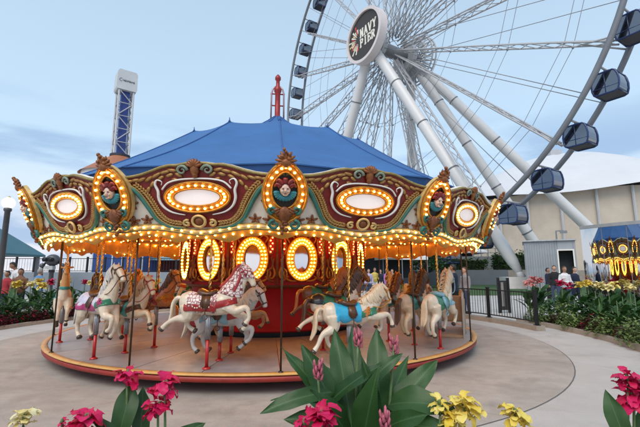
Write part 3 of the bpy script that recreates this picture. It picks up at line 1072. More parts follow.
def pmat(name, col, **k):
    return mat(name, col, k.pop('rough', 0.36), k.pop('metal', 0.0), k.pop('var', 0.1), k.pop('vscale', 9), coat=0.25, **k)
H_WHITE = pmat('horse_ivory_paint', (0.73, 0.65, 0.53), col2=(0.58, 0.47, 0.34))
H_CREAM = pmat('horse_cream_paint', (0.70, 0.58, 0.42), col2=(0.60, 0.45, 0.29))
H_TAN = pmat('horse_tan_paint', (0.50, 0.30, 0.14), col2=(0.40, 0.21, 0.09))
H_BROWN = pmat('horse_chestnut_paint', (0.22, 0.085, 0.03), col2=(0.15, 0.05, 0.02))
H_DARK = pmat('horse_dark_bay_paint', (0.07, 0.035, 0.02), col2=(0.11, 0.055, 0.03))
H_ORANGE = pmat('horse_orange_paint', (0.55, 0.20, 0.045), col2=(0.44, 0.14, 0.03))
H_GREY = pmat('horse_grey_paint', (0.45, 0.43, 0.41), col2=(0.60, 0.57, 0.53))
P_HOOF = pmat('hoof_paint', (0.055, 0.035, 0.025))
P_EYE = pmat('eye_paint', (0.01, 0.008, 0.008), rough=0.15, var=0)
P_SADB = pmat('brown_leather_paint', (0.09, 0.035, 0.015))
P_RED = pmat('tack_red_paint', (0.36, 0.02, 0.02))
P_PINKW = pmat('tack_pink_white_paint', (0.72, 0.55, 0.54))
P_BLUE = pmat('tack_sky_blue_paint', (0.03, 0.38, 0.62))
P_LBLUE = pmat('tack_pale_blue_paint', (0.30, 0.52, 0.60), col2=(0.12, 0.30, 0.40))
P_GREEN = pmat('tack_green_paint', (0.02, 0.17, 0.09))
P_LAV = pmat('tack_lavender_paint', (0.46, 0.45, 0.60), col2=(0.62, 0.60, 0.70))
P_MAG = pmat('rose_paint', (0.36, 0.03, 0.14))
P_GOLD = M_GOLD
P_TEAL = pmat('tack_teal_paint', (0.03, 0.25, 0.22))
P_BLACKP = pmat('tack_black_paint', (0.015, 0.015, 0.02))
P_ORG = pmat('flower_orange_paint', (0.60, 0.19, 0.03))

# scale mail painted on the neck armour: light plates with dark red outlines
m = bpy.data.materials.new('scale_mail_paint'); m.use_nodes = True
N, L = m.node_tree.nodes, m.node_tree.links
bs = N['Principled BSDF']; bs.inputs['Roughness'].default_value = 0.35
tc = N.new('ShaderNodeTexCoord'); vo = N.new('ShaderNodeTexVoronoi'); vo.feature = 'DISTANCE_TO_EDGE'; vo.inputs['Scale'].default_value = 19; vo.inputs['Randomness'].default_value = 0.6
mp = N.new('ShaderNodeMapping'); mp.inputs['Scale'].default_value = (1, 0.05, 1)
L.new(tc.outputs['Object'], mp.inputs[0]); L.new(mp.outputs[0], vo.inputs['Vector'])
cr = N.new('ShaderNodeValToRGB'); cr.color_ramp.elements[0].position = 0.05; cr.color_ramp.elements[0].color = (0.22, 0.05, 0.05, 1); cr.color_ramp.elements[1].position = 0.10; cr.color_ramp.elements[1].color = (0.74, 0.64, 0.62, 1)
L.new(vo.outputs['Distance'], cr.inputs[0]); L.new(cr.outputs[0], bs.inputs['Base Color'])
P_MAIL = m
# polka dots for caparisons
def dots(name, base, dot, scale):
    m = bpy.data.materials.new(name); m.use_nodes = True
    N, L = m.node_tree.nodes, m.node_tree.links
    bs = N['Principled BSDF']; bs.inputs['Roughness'].default_value = 0.36
    tc = N.new('ShaderNodeTexCoord'); vo = N.new('ShaderNodeTexVoronoi'); vo.inputs['Scale'].default_value = scale; vo.inputs['Randomness'].default_value = 0.25
    mp = N.new('ShaderNodeMapping'); mp.inputs['Scale'].default_value = (1, 0.1, 1)
    L.new(tc.outputs['Object'], mp.inputs[0]); L.new(mp.outputs[0], vo.inputs['Vector'])
    cr = N.new('ShaderNodeValToRGB'); cr.color_ramp.elements[0].position = 0.26; cr.color_ramp.elements[0].color = (*dot, 1); cr.color_ramp.elements[1].position = 0.32; cr.color_ramp.elements[1].color = (*base, 1)
    L.new(vo.outputs['Distance'], cr.inputs[0]); L.new(cr.outputs[0], bs.inputs['Base Color'])
    return m
P_REDDOT = dots('red_caparison_paint', (0.30, 0.02, 0.02), (0.75, 0.62, 0.58), 15)

_parts = {}
def hpart(key, gen, name, m, parent, sm=True):
    """part mesh shared between horses of the same pose and finish"""
    k = key + (m.name,)
    if k not in _parts:
        me = gen().mesh(name, sm)
        me.materials.append(m)
        _parts[k] = me
    return link(name, _parts[k], parent)

def mane_mb(neck, style=0):
    mb = MB()
    nk = NECKS[neck]['neck']
    crest = []
    for i in range(len(nk)):
        x, z, a, b_ = nk[i]
        j = min(i + 1, len(nk) - 1); k = max(i - 1, 0)
        tx, tz = nk[j][0] - nk[k][0], nk[j][1] - nk[k][1]
        l = math.hypot(tx, tz)
        crest.append(Vector((x - tz / l * b_ * .96, 0, z + tx / l * b_ * .96)))
    crest = smooth_path(crest[1:] + [Vector((NECKS[neck]['ear'][0] + .01, 0, NECKS[neck]['ear'][1] - .01))], 4)
    r2 = random.Random(3)
    if style == 1:                    # roached mane: a ridge
        mb.tube([p + Vector((-.012, 0, .012)) for p in crest], [.036] * len(crest), 8, 1.0)
        return mb
    for i, p in enumerate(crest):
        for s in range(2):
            sy = -1 if (i + s) % 3 else 1
            l = .13 + .05 * r2.random()
            q = [p + Vector((.01, 0, .0)), p + Vector((-.02, sy * .05, .005)), p + Vector((-.035 + .03 * r2.random(), sy * .095, -l * .5)), p + Vector((.0 + .05 * r2.random(), sy * .10, -l)), p + Vector((.05, sy * .09, -l * 1.25))]
            qs = smooth_path(q, 3)
            mb.tube(qs, ease([.018, .026, .024, .016, .004], 3), 5, 0.7)
    # forelock
    e = NECKS[neck]['ear']
    for s in (-1, 0, 1):
        mb.tube(smooth_path([(e[0] - .01, s * .012, e[1] - .01), (e[0] + .055, s * .02, e[1] - .015), (e[0] + .085, s * .028, e[1] - .075)], 3), ease([.016, .02, .005], 3), 5)
    return mb
def tail_mb(style=0):
    mb = MB()
    r2 = random.Random(5)
    for i in range(9):
        a = 2 * PI * i / 9
        oy, oz = .022 * math.cos(a), .022 * math.sin(a)
        sp = .6 + .6 * r2.random()
        q = [(-.44, oy * .4, .08 + oz * .4), (-.53, oy, .085 + oz), (-.59, oy * 1.6, .0 + oz), (-.60, oy * 2.2, -.13 + oz), (-.58 - .04 * sp, oy * 2.4, -.26), (-.63 - .05 * sp, oy * 1.5, -.36 - .03 * sp)]
        qs = smooth_path(q, 3)
        mb.tube(qs, ease([.014, .022, .026, .026, .02, .004], 3), 5)
    return mb
def ring_pts(st0, k=0.0, add=.006, n=20):
    x, z, a, b_ = st0[0]
    tx, tz = st0[1]
    l = math.hypot(tx, tz); tx /= l; tz /= l
    return [Vector((x - tz * (b_ + add) * math.sin(t), (a + add) * math.cos(t), z + tx * (b_ + add) * math.sin(t))) for t in [2 * PI * i / n for i in range(n)]]
def bridle_mb(neck):
    mb = MB()
    hd = NECKS[neck]['head']
    for i in (2, 4):
        d = (hd[i + 1][0] - hd[i - 1][0], hd[i + 1][1] - hd[i - 1][1])
        mb.loop(ring_pts((hd[i], d), add=.004), .011, 5)
    for sy in (-1, 1):
        mb.tube([(hd[1][0] - .02, sy * (hd[1][2] + .006), hd[1][1] + .02), (hd[2][0], sy * (hd[2][2] + .008), hd[2][1]), (hd[3][0] - .01, sy * (hd[3][2] + .008), hd[3][1] - .015), (hd[4][0], sy * (hd[4][2] + .008), hd[4][1])], .010, 5)
        q = smooth_path([(hd[4][0], sy * (hd[4][2] + .012), hd[4][1] - .01), ((hd[4][0] + .2) / 2 + .06, sy * .115, hd[4][1] * .45), (.16, sy * .08, .17)], 4)
        mb.tube(q, .008, 5)
    return mb
def eyes_mb(neck):
    mb = MB()
    hd = NECKS[neck]['head']
    for sy in (-1, 1):
        mb.ball((hd[2][0] - .01, sy * (hd[2][2] - .006), hd[2][1] + .028), (.017, .012, .014), 8, 6)
        mb.ball((hd[6][0] - .008, sy * .03, hd[6][1] + .012), (.009, .006, .006), 6, 4)
    return mb
def saddle_mb():
    mb = MB()
    sec = []
    for x, zl, w, h in ((-.17, .215, .05, .02), (-.15, .20, .11, .05), (-.08, .165, .135, .05), (0, .155, .14, .045), (.07, .165, .125, .045), (.115, .20, .07, .04), (.125, .215, .035, .018)):
        sec.append((x, 0, zl, w, h))
    sect(mb, sec, 12)
    for sy in (-1, 1):                # flap and stirrup
        mb.prism([(-.07, .13), (.06, .13), (.075, 0.0), (.03, -.06), (-.04, -.06), (-.085, 0.0)], 0.0, 0.02)
        for i in range(12):
            v = mb.v[len(mb.v) - 12 + i]
            bulge = .157 if v.z > .06 else .168
            v.y = sy * (bulge - .05 * max(0, (v.z - .02) / .11)) + (v.y * sy)
        mb.tube([(0, sy * .165, .02), (0.005, sy * .180, -.15)], .008, 5)
        mb.loop([Vector((.005 + .04 * math.cos(t), sy * .180, -.19 + .04 * math.sin(t))) for t in [2 * PI * i / 12 for i in range(12)]], .008, 5)
    return mb

ROWS = {'outer': 4.36, 'middle': 3.87, 'inner': 3.34}
PSI_H = PSI0 - STEP / 2
def pole_parts(t, z):
    """brass twist pole above, ribbed sleeve and red post below; t is the animal root at height z"""
    top = CZ - 0.06
    b = MB().tube([(0, 0, .1), (0, 0, top - z)], .014, 9)
    hh = top - z - .2
    for k in range(2):
        pts = [Vector((.014 * math.cos(a + PI * k), .014 * math.sin(a + PI * k), .2 + hh * i / 60)) for i, a in enumerate([i * .75 for i in range(61)])]
        b.tube(pts, .007, 4)
    b.build('brass_pole', M_BRASS, t, True)
    lo = -.11; mid = -.11 - (z - .27) * .42
    b = MB().tube([(0, 0, lo), (0, 0, mid)], .030, 10)
    for i in range(9):
        a = 2 * PI * i / 9
        b.tube([(.030 * math.cos(a), .030 * math.sin(a), lo), (.030 * math.cos(a), .030 * math.sin(a), mid)], .008, 4)
    b.build('ribbed_sleeve', M_STEELG, t, True)
    b = MB().tube([(0, 0, mid - .002), (0, 0, .272 - z)], .024, 10)
    b.lathe([(.055, .274 - z), (.055, .286 - z), (.03, .30 - z)], 12)
    b.build('red_post', mat('post_red', (0.42, 0.012, 0.012), 0.35, 0, 0.1, 6, coat=0.2), t, True)

def place(t, row, k, z, dpsi=0.0, yaw=0.0):
    psi = PSI_H + STEP * k + dpsi
    t.location = pol(ROWS[row], psi, z)
    t.rotation_euler = (0, 0, R_(psi + yaw))

def horse(label, row, k, z, pose='jump', neck='arched', coat=None, mane=None, maned=0, sad=None, blanket=None, blanket2=None, breast=None,
          bridle=None, mail=False, flowers=None, rump=None, head=None, dpsi=0.0, sc=1.0, tail=None):
    coat = coat or H_WHITE
    t = empty('carousel_horse')
    tag(t, label, 'carousel horse', 'animals of the carousel')
    z += .03
    place(t, row, k, z, dpsi)
    sc *= .85
    t.scale = (sc, sc, sc)
    key = (pose, neck)
    me0 = horse_body(pose, neck)
    kk = ('body',) + key + (coat.name,)
    if kk not in _parts:
        me = me0.copy(); me.materials.clear(); me.materials.append(coat); me.name = 'body'
        _parts[kk] = me
    body = link('body', _parts[kk], t)
    hpart(('hoof',) + key, lambda: shell(me0, hoof_pred(pose), .004, 'hoof'), 'hooves', P_HOOF, body)
    tag(body.children[-1], kind='stuff')
    hpart(('eyes', neck), lambda: eyes_mb(neck), 'eyes', P_EYE, body)
    tag(body.children[-1], kind='stuff')
    if head:
        hx = NECKS[neck]['head'][0][0]; hz = NECKS[neck]['head'][-1][1]
        hpart(('headp',) + key, lambda: shell(me0, lambda c, n: c.x > NECKS[neck]['neck'][2][0] - .01 + (.25 - c.z) * .35 and c.z > .13, .003, 'h', False), 'painted_head', head, body)
    hpart(('mane', neck, maned), lambda: mane_mb(neck, maned), 'mane', mane or H_CREAM, t)
    hpart(('tail',), lambda: tail_mb(), 'tail', tail or mane or H_CREAM, t)
    hpart(('saddle',), saddle_mb, 'saddle', sad or P_SADB, t)
    if blanket:
        hpart(('blk',) + key, lambda: shell(me0, lambda c, n: -.30 < c.x < .17 and c.z > -.075 - .06 * abs(math.sin(c.x * 13)) and abs(c.y) > .02, .010, 'blanket'), 'blanket', blanket, t)
    if blanket2:
        hpart(('blk2',) + key, lambda: shell(me0, lambda c, n: -.33 < c.x < .17 and -.10 < c.z < -.01 + .02 * math.sin(c.x * 30) and abs(c.y) > .09, .018, 'blanket'), 'blanket_hem', blanket2, t)
    if rump:
        hpart(('rump',) + key, lambda: shell(me0, lambda c, n: c.x < -.27 and c.z > .03 - .10 * (c.x + .45), .010, 'rump'), 'rump_cloth', rump, t)
    if breast:
        hpart(('brs',) + key, lambda: shell(me0, lambda c, n: .16 < c.x < .47 and abs(c.z - (.02 + (c.x - .30) * .25)) < .052 and abs(c.y) > (.0), .011, 'breast'), 'breast_collar', breast, t)
    if bridle:
        hpart(('bri', neck), lambda: bridle_mb(neck), 'bridle', bridle, t)
    if mail:
        nk = NECKS[neck]['neck']
        hpart(('mail',) + key, lambda: shell(me0, lambda c, n: c.z > .13 - .25 * (c.x - .36) and c.x > .2 and not (c.x > nk[-1][0] + .005 and c.z < .40), .009, 'mail'), 'neck_armour', P_MAIL, t)
        b = MB()
        hd = NECKS[neck]['head']
        for sy in (-1, 1):
            for (x, z_) in ((hd[2][0] - .01, hd[2][1] + .01), (hd[1][0] - .03, hd[1][1] - .02)):
                b.loop([Vector((x + .033 * math.cos(a), sy * .078, z_ + .033 * math.sin(a))) for a in [2 * PI * i / 14 for i in range(14)]], .008, 5)
            b.tube(smooth_path([(hd[1][0] - .05, sy * .082, hd[1][1] - .06), (hd[2][0] - .09, sy * .085, hd[2][1] - .06), (.47, sy * .10, .28), (.43, sy * .115, .19)], 3), ease([.012, .022, .02, .012], 3), 6)
        tag(b.build('armour_trim', P_RED, t, True), kind='stuff')
        b = MB()
        r2 = random.Random(1)
        for i in range(9):
            for sy in (-1, 1):
                x = -.24 + .30 * i / 8
                b.ball((x, sy * .172, -.045 + .012 * math.sin(i * 1.9)), (.014, .008, .014), 8, 5)
        tag(b.build('rosettes', H_WHITE, t, True), kind='stuff')
    if flowers:
        b = MB()
        r2 = random.Random(hash(label) % 1000 if False else len(label))
        for i in range(16):
            fx = r2.uniform(.20, .40); fz = r2.uniform(-.02, .12)
            for sy in (-1, 1):
                c = Vector((fx, sy * (.150 - 1.1 * max(0, fx - .30)), fz))
                for j in range(5):
                    a = 2 * PI * j / 5
                    b.ball(c + Vector((.018 * math.cos(a), 0, .018 * math.sin(a))), (.016, .012, .016), 6, 4)
        tag(b.build('carved_flowers', flowers, t, True), kind='stuff')
    pole_parts(t, z)
    if sc != 1.0:
        for ch in t.children:
            if ch.name.split('.')[0] in ('brass_pole', 'ribbed_sleeve', 'red_post'):
                ch.scale = (1 / sc, 1 / sc, 1 / sc)
    return t

# outer row
horse('white jumping horse in red and white scale armour with red crest', 'outer', 0, 1.09, 'jump', 'arched', H_WHITE, P_RED, 1, P_SADB, P_MAIL, P_REDDOT, P_REDDOT, None, True, None, None, tail=H_WHITE)
horse('white horse with lavender rump cloth and purple roses, beside the giraffe', 'outer', -1, 1.04, 'prance', 'high', H_WHITE, H_GREY, 0, P_SADB, P_LAV, P_MAG, P_GREEN, P_SADB, False, P_MAG, P_LAV)
horse('white leaping horse with sky blue saddle blanket and green feather collar', 'outer', 1, .93, 'reach', 'low', H_WHITE, H_CREAM, 0, P_SADB, P_BLUE, None, P_GREEN, P_GOLD, False, P_ORG, None)
horse('pale palomino horse with light blue tack beside the grey chariot', 'outer', 2, .99, 'prance', 'high', H_WHITE, H_CREAM, 0, P_LBLUE, P_GREEN, None, P_LBLUE, P_LBLUE, False, None, None, tail=H_CREAM)
horse('ivory horse with teal blanket at the back of the outer row behind the drum', 'outer', 5, 1.0, 'jump', 'arched', H_WHITE, H_CREAM, 0, P_SADB, P_TEAL, None, P_GOLD, P_SADB)
horse('cream horse with red blanket in the outer row on the far side', 'outer', 7, 1.08, 'reach', 'high', H_CREAM, H_BROWN, 0, P_SADB, P_RED, None, P_GOLD, P_SADB)
horse('tan horse with lavender blanket in the outer row on the far side', 'outer', -4, .98, 'jump', 'high', H_TAN, H_CREAM, 0, P_SADB, P_LAV, None, P_RED, P_SADB)
horse('white horse with green blanket in the outer row on the far side', 'outer', -5, 1.05, 'prance', 'arched', H_WHITE, H_GREY, 0, P_SADB, P_GREEN, None, P_RED, P_SADB)
# middle row
horse('cream horse with red bridle behind the white horse with purple roses', 'middle', -1, .93, 'reach', 'arched', H_CREAM, H_TAN, 0, P_SADB, P_TEAL, None, P_SADB, P_RED)
horse('grey horse with white and blue blanket, half hidden by the armoured horse', 'middle', 0, .88, 'prance', 'low', H_GREY, H_WHITE, 0, P_SADB, P_LBLUE, None, P_RED, P_SADB)
horse('white horse with black rump strap, green blanket and dark painted head', 'middle', 1, 1.02, 'jump', 'high', H_WHITE, H_DARK, 0, P_SADB, P_GREEN, None, P_ORG, P_GOLD, False, None, P_BLACKP, head=H_BROWN)
horse('chestnut horse with dark mane and blue collar next to the palomino', 'middle', 2, .97, 'prance', 'high', H_CREAM, H_DARK, 0, P_SADB, P_TEAL, None, P_LAV, P_SADB, head=H_BROWN)
horse('dark bay horse in the middle row behind the giraffe', 'middle', -2, .98, 'jump', 'arched', H_DARK, H_BROWN, 0, P_SADB, P_RED, None, P_GOLD, P_GOLD)
horse('chestnut horse with gold collar in the middle row on the far side', 'middle', 6, .97, 'jump', 'arched', H_BROWN, H_CREAM, 0, P_SADB, P_BLUE, None, P_GOLD, P_SADB)
horse('orange horse with teal blanket in the middle row on the far side', 'middle', -4, 1.0, 'prance', 'high', H_ORANGE, H_CREAM, 0, P_SADB, P_TEAL, None, P_GOLD, P_SADB)
horse('cream horse in the middle row beyond the chariot', 'middle', 4, 1.04, 'reach', 'low', H_CREAM, H_BROWN, 0, P_SADB, P_RED, None, P_GOLD, P_SADB)
# inner row
horse('small orange horse with red blanket in the inner row', 'inner', -1, 1.06, 'jump', 'arched', H_ORANGE, H_DARK, 0, P_SADB, P_RED, None, P_GOLD, P_SADB, sc=.9)
horse('small tan horse beside the red drum, behind the armoured horse', 'inner', 0, .90, 'reach', 'high', H_TAN, H_DARK, 0, P_SADB, P_LAV, None, P_GOLD, P_SADB, sc=.9)
horse('small chestnut horse with orange mane in front of the lit mirrors', 'inner', 1, 1.14, 'jump', 'arched', H_BROWN, H_ORANGE, 0, P_SADB, P_GREEN, None, P_GOLD, P_SADB, sc=.9)
horse('small orange-headed horse between the drum and the chestnut horse', 'inner', 2, .98, 'reach', 'high', H_CREAM, H_BROWN, 0, P_SADB, P_TEAL, None, P_GOLD, P_SADB, head=H_ORANGE, sc=.9)
horse('small grey horse in the inner row beyond the dark bay horse', 'inner', -2, .98, 'prance', 'high', H_GREY, H_DARK, 0, P_SADB, P_RED, None, P_GOLD, P_SADB, sc=.9)
horse('small brown horse in the inner row beside the drum, past the chariot', 'inner', 3, 1.05, 'jump', 'arched', H_BROWN, H_DARK, 0, P_SADB, P_GOLD, None, P_GOLD, P_SADB, sc=.9)

# giraffe
def giraffe():
    t = empty('carousel_giraffe')
    tag(t, 'carousel giraffe with tall tan neck and teal collar beside the platform edge', 'carousel giraffe', 'animals of the carousel')
    z = 1.06
    place(t, 'outer', -2, z)
    t.scale = (.9, .9, .9)
    mb = MB()
    sect(mb, [(-.40, 0, .0, .05, .05), (-.36, 0, .01, .11, .13), (-.26, 0, .02, .145, .165), (-.08, 0, .03, .145, .15), (.10, 0, .055, .14, .165), (.22, 0, .07, .12, .16), (.29, 0, .07, .07, .10)], 14)
    sect(mb, [(.16, 0, .05, .12, .17), (.22, 0, .17, .095, .13), (.26, 0, .30, .078, .10), (.28, 0, .43, .066, .082), (.29, 0, .54, .058, .068), (.30, 0, .60, .05, .05)], 12)
    sect(mb, [(.25, 0, .60, .045, .05), (.31, 0, .605, .058, .066), (.37, 0, .575, .052, .055), (.43, 0, .535, .042, .042), (.465, 0, .51, .042, .038), (.48, 0, .50, .03, .026)], 12)
    for sy in (-1, 1):
        mb.tube([(.28, sy * .03, .64), (.275, sy * .032, .72)], [.014, .012], 6)
        mb.ball((.274, sy * .032, .725), .019, 8, 6)
        mb.tube([(.26, sy * .045, .625), (.24, sy * .10, .635), (.235, sy * .135, .625)], [.018, .022, .006], 6)
        limb(mb, [(-.28, sy * .08, -.02), (-.26, sy * .095, -.20), (-.37, sy * .08, -.36), (-.33, sy * .08, -.52), (-.28, sy * .08, -.58)], [.11, .08, .042, .03, .042])
        limb(mb, [(.20, sy * .075, .0), (.28, sy * .09, -.18), (.38 + .03 * sy, sy * .08, -.24 + .05 * sy), (.36 + .03 * sy, sy * .078, -.40 + .05 * sy), (.32 + .03 * sy, sy * .078, -.47 + .05 * sy)], [.10, .07, .042, .03, .042])
    me = fuse(mb, .0135, 5)
    me.materials.clear(); me.materials.append(H_WHITE)
    body = link('body', me, t)
    s = shell(me, lambda c, n: c.z > .24 and c.x > .1, .003, 'neck_paint', False)
    s.build('painted_neck', pmat('giraffe_tan_paint', (0.58, 0.31, 0.10), col2=(0.50, 0.24, 0.07)), body, True)
    s = shell(me, lambda c, n: .19 < c.z < .25 and c.x > .08, .012, 'collar')
    s.build('collar', P_TEAL, t, True)
    s = shell(me, lambda c, n: -.24 < c.x < .10 and c.z > -.05, .010, 'blanket')
    s.build('blanket', P_TEAL, t, True)
    s = shell(me, lambda c, n: c.z < -.535 or (c.x > .25 and c.z < -.39 - .0 and c.z < -.40), .004, 'hoof')
    tag(s.build('hooves', P_HOOF, body, True), kind='stuff')
    b = MB()
    for sy in (-1, 1):
        b.ball((.355, sy * .048, .60), (.014, .010, .012), 8, 6)
    b.loop([Vector((.40, .052 * math.cos(a), .555 + .056 * math.sin(a))) for a in [2 * PI * i / 16 for i in range(16)]], .008, 5)
    tag(b.build('halter', P_BLACKP, t, True), kind='stuff')
    b = MB()
    sect(b, [(x * .9, 0, zz + .02, w * .9, h) for x, zz, w, h in ((-.17, .215, .05, .02), (-.15, .20, .11, .05), (-.08, .165, .135, .05), (0, .165, .14, .045), (.07, .19, .125, .045), (.11, .22, .05, .03))], 12)
    b.build('saddle', P_SADB, t, True)
    b = MB().tube(smooth_path([(-.39, 0, .05), (-.46, 0, .02), (-.48, 0, -.10), (-.49, 0, -.2)], 3), ease([.02, .016, .014, .03], 3), 6)
    b.build('tail', H_TAN, t, True)
    pole_parts(t, z)
    for ch in t.children:
        if ch.name.split('.')[0] in ('brass_pole', 'ribbed_sleeve', 'red_post'):
            ch.scale = (1 / .9,) * 3
giraffe()

# chariot: grey bench with tall carved sides
def chariot():
    a = PSI_H + STEP * 2.95
    t = empty('carousel_chariot', pol(4.02, a, .27), R_(a))
    tag(t, 'pale grey wooden chariot bench with tall carved sides behind the palomino', 'carousel chariot')
    Mg = mat('chariot_grey_paint', (0.40, 0.38, 0.36), 0.5, 0, 0.15, 5, 0.1)
    Mw = mat('chariot_brown_paint', (0.40, 0.26, 0.16), 0.5, 0, 0.15, 5)
    out = [(-.62, .0), (.60, .0), (.66, .28), (.56, .42), (.40, .36), (.20, .34), (-.08, .42), (-.30, .58), (-.46, .82), (-.58, .86), (-.66, .76), (-.64, .40)]
    for sy in (-1, 1):
        b = MB().prism(out, -.02, .02).map(lambda v: (v[0], v[1] + sy * .36, v[2] + .003))
        sd = b.build('side_panel', Mg, t, fix=True)
        b = MB()
        pts = smooth_path([(x, sy * .385, z + .003) for x, z in ((-.5, .08), (.5, .08), (.56, .26), (.45, .32), (.2, .28), (-.1, .35), (-.33, .50), (-.48, .72), (-.56, .70), (-.56, .4), (-.5, .08))], 3)
        b.tube(pts, .014, 5)
        b.build('carved_scroll', Mw, sd, True)
    MB().box((-.05, 0, .30), (.5, .68, .05)).build('seat', Mw, t)
    MB().box((-.36, 0, .55), (.05, .68, .5), rot=Matrix.Rotation(R_(-12), 3, 'Y')).build('backrest', Mw, t)
    MB().box((0, 0, .03), (1.15, .68, .05)).build('floor', Mw, t)
    for sy in (-1, 1):
        b = MB().tube([(.60, sy * .36, .25), (.61, sy * .36, .80), (.62, sy * .36, .88)], [.05, .055, .02], 10)
        b.build('carved_post', Mw, t, True)
chariot()
# ------------------------------------------------------------------ ferris wheel
WC = Vector((9.62, 47.26, 30.75)); WAZ = R_(58.2); WR = 27.5; WW = 3.1
wn_ = Vector((math.sin(WAZ), math.cos(WAZ), 0)); wu_ = Vector((math.cos(WAZ), -math.sin(WAZ), 0)); wz_ = Vector((0, 0, 1))
M_STEELW = mat('white_painted_steel', (0.44, 0.45, 0.47), 0.42, 0, 0.06, 0.6)
M_STEELR = mat('grey_rim_steel', (0.20, 0.21, 0.23), 0.4, 0.3, 0.1, 0.5)
M_CABLE = mat('steel_cable', (0.30, 0.31, 0.33), 0.45, 0.5, 0.1)
wheel = empty('ferris_wheel', (WC.x, WC.y, 0))
tag(wheel, 'giant white steel ferris wheel with lattice spokes and a round sign at its hub', 'ferris wheel')
WO = Vector((WC.x, WC.y, 0))
def W(a, r, d, hz=0.0):
    """point of the wheel: angle a (degrees from +u, up), radius r, offset d along the axle; relative to the root"""
    return WC - WO + wu_ * (r * math.cos(R_(a))) + wz_ * (r * math.sin(R_(a)) + hz) + wn_ * d
for d in (-WW / 2, WW / 2):
    b = MB().loop([W(360 * k / 168, WR, d) for k in range(168)], 0.235, 8)
    b.build('rim_ring', M_STEELR, wheel, True)
GP = 3.6                                  # phase of the gondolas
NG = 42
for k in range(NG):
    a = GP + 360 * k / NG
    b = MB().tube([W(a, WR, -WW / 2), W(a, WR, WW / 2)], 0.09, 6)
    b.build('rim_axle', M_STEELW, wheel, True)
# hub
def drum_mb(d0, d1, r, n=32):
    m_ = MB()
    m_.tube([W(0, 0, d0), W(0, 0, d1)], r, n)
    return m_
drum_mb(-4.4, 4.8, 0.85, 20).build('hub_axle', M_STEELR, wheel, True)
for d in (-2.6, 2.6):
    hb = drum_mb(d - 0.35, d + 0.35, 1.9, 32).build('hub_flange', M_STEELW, wheel)
b = MB()
for k in range(36):
    a = k * 10
    b.tube([W(a, 1.9, 3.1), W(a + 5, 3.3, 4.3)], 0.06, 5)
    b.tube([W(a + 10, 1.9, 3.1), W(a + 5, 3.3, 4.3)], 0.06, 5)
for rr, d in ((3.3, 4.3), (2.6, 3.7), (3.35, 4.9)):
    b.loop([W(k * 10, rr, d) for k in range(36)], 0.12, 6)
for k in range(18):
    b.tube([W(k * 20, 0.8, 4.7), W(k * 20, 3.35, 4.9)], 0.10, 5)
b.build('drive_drum', M_STEELW, wheel, True)
# lattice spokes
NSP = 21
for k in range(NSP):
    a = GP + 360 * (k + 0.25) / NSP
    b = MB()
    r0, r1 = 1.9, WR - 0.2
    nb = 15
    ch = []
    for sgn, da in ((-1, 0), (1, 0)):
        pts = []
        for i in range(nb + 1):
            q = i / nb
            r = r0 + (r1 - r0) * q
            d = sgn * (0.55 + 0.15 * math.sin(PI * q)) if q < 0.82 else sgn * (0.62 - 0.2 * (q - .82) / .18)
            pts.append(W(a, r, d - 0.15))
        ch.append(pts)
    top = [W(a + 1.6 * (1 - 0.75 * i / nb) * (1.0 if i else 0.8), r0 + (r1 - r0) * i / nb, -0.1) for i in range(nb + 1)]
    ch.append(top)
    for pts in ch:
        b.tube([pts[0], pts[-1]] if False else pts, 0.085, 5)
    for i in range(nb):
        for x in range(3):
            y = (x + 1) % 3
            p, q = (ch[x][i], ch[y][i + 1]) if i % 2 else (ch[y][i], ch[x][i + 1])
            b.tube([p, q], 0.042, 4, caps=False)
    # forked end to both rings
    for d in (-WW / 2, WW / 2):
        b.tube([W(a, WR * 0.90, 0), W(a, WR, d)], 0.08, 5)
    b.build('spoke_truss', M_STEELW, wheel, True)
# tie rods to the hub flanges and hoop cables
for k in range(NSP):
    a = GP + 360 * (k + 0.75) / NSP
    for d in (-1, 1):
        b = MB().tube([W(a, 1.7, d * 2.6), W(a, WR, d * WW / 2)], 0.035, 4)
        b.build('tie_rod', M_CABLE, wheel, True)
for rr in (0.36, 0.63, 0.86):
    for d in (-0.7, 0.7):
        pts = [W(GP + 360 * (k + 0.25) / NSP, WR * rr, d) for k in range(NSP)]
        b = MB()
        for k in range(NSP):
            b.tube([pts[k], pts[(k + 1) % NSP]], 0.028, 4, caps=False)
            b.ball(pts[k], 0.11, 6, 4)
        b.build('hoop_cable', M_CABLE, wheel, True)
# legs
M_LEGW = mat('white_leg_paint', (0.66, 0.66, 0.66), 0.4, 0, 0.05, 0.4)
def leg(top, foot, r, shoe=True):
    top = Vector(top); foot = Vector(foot)
    dd = (foot - top)
    L_ = dd.length
    b = MB()
    b.tube([top, top + dd * 0.03, top + dd * 0.25, top + dd * 0.9, top + dd * 0.955, foot], [r * .75, r, r * 1.02, r, r * .85, r * .32], 24)
    lg = b.build('support_leg', M_LEGW, wheel, True)
    for q in (0.22, 0.42, 0.62, 0.82):
        c = top + dd * q; t = dd.normalized()
        b = MB().tube([c - t * .07, c + t * .07], r * 1.10, 24)
        b.build('flange', M_STEELR, lg, True)
    if shoe:
        b = MB().tube([foot - dd.normalized() * .6, foot + Vector((0, 0, -.15))], [r * .42, r * .6], 16)
        b.build('shoe', M_LEGW, lg, True)
        b = MB().box(Vector((foot.x, foot.y, (foot.z - .1) / 2 + 0.002)), (3.4, 2.6, foot.z - .1), R_(-12))
        b.build('footing', mat('white_footing', (0.62, 0.60, 0.59), 0.7, 0, 0.1, 1.5, 0.2, 20), lg)
fA = at_y(522, 276, 36.0); fA.z = max(fA.z, 1.0)
fC = at_y(640, 284, 44.0); fC.z = 1.1
fB = at_y(557, 281, 47.0); fB.z = 1.1
fD = at_y(313, 283, 60.0); fD.z = 1.1
fE = at_y(412, 282, 72.0); fE.z = 1.1
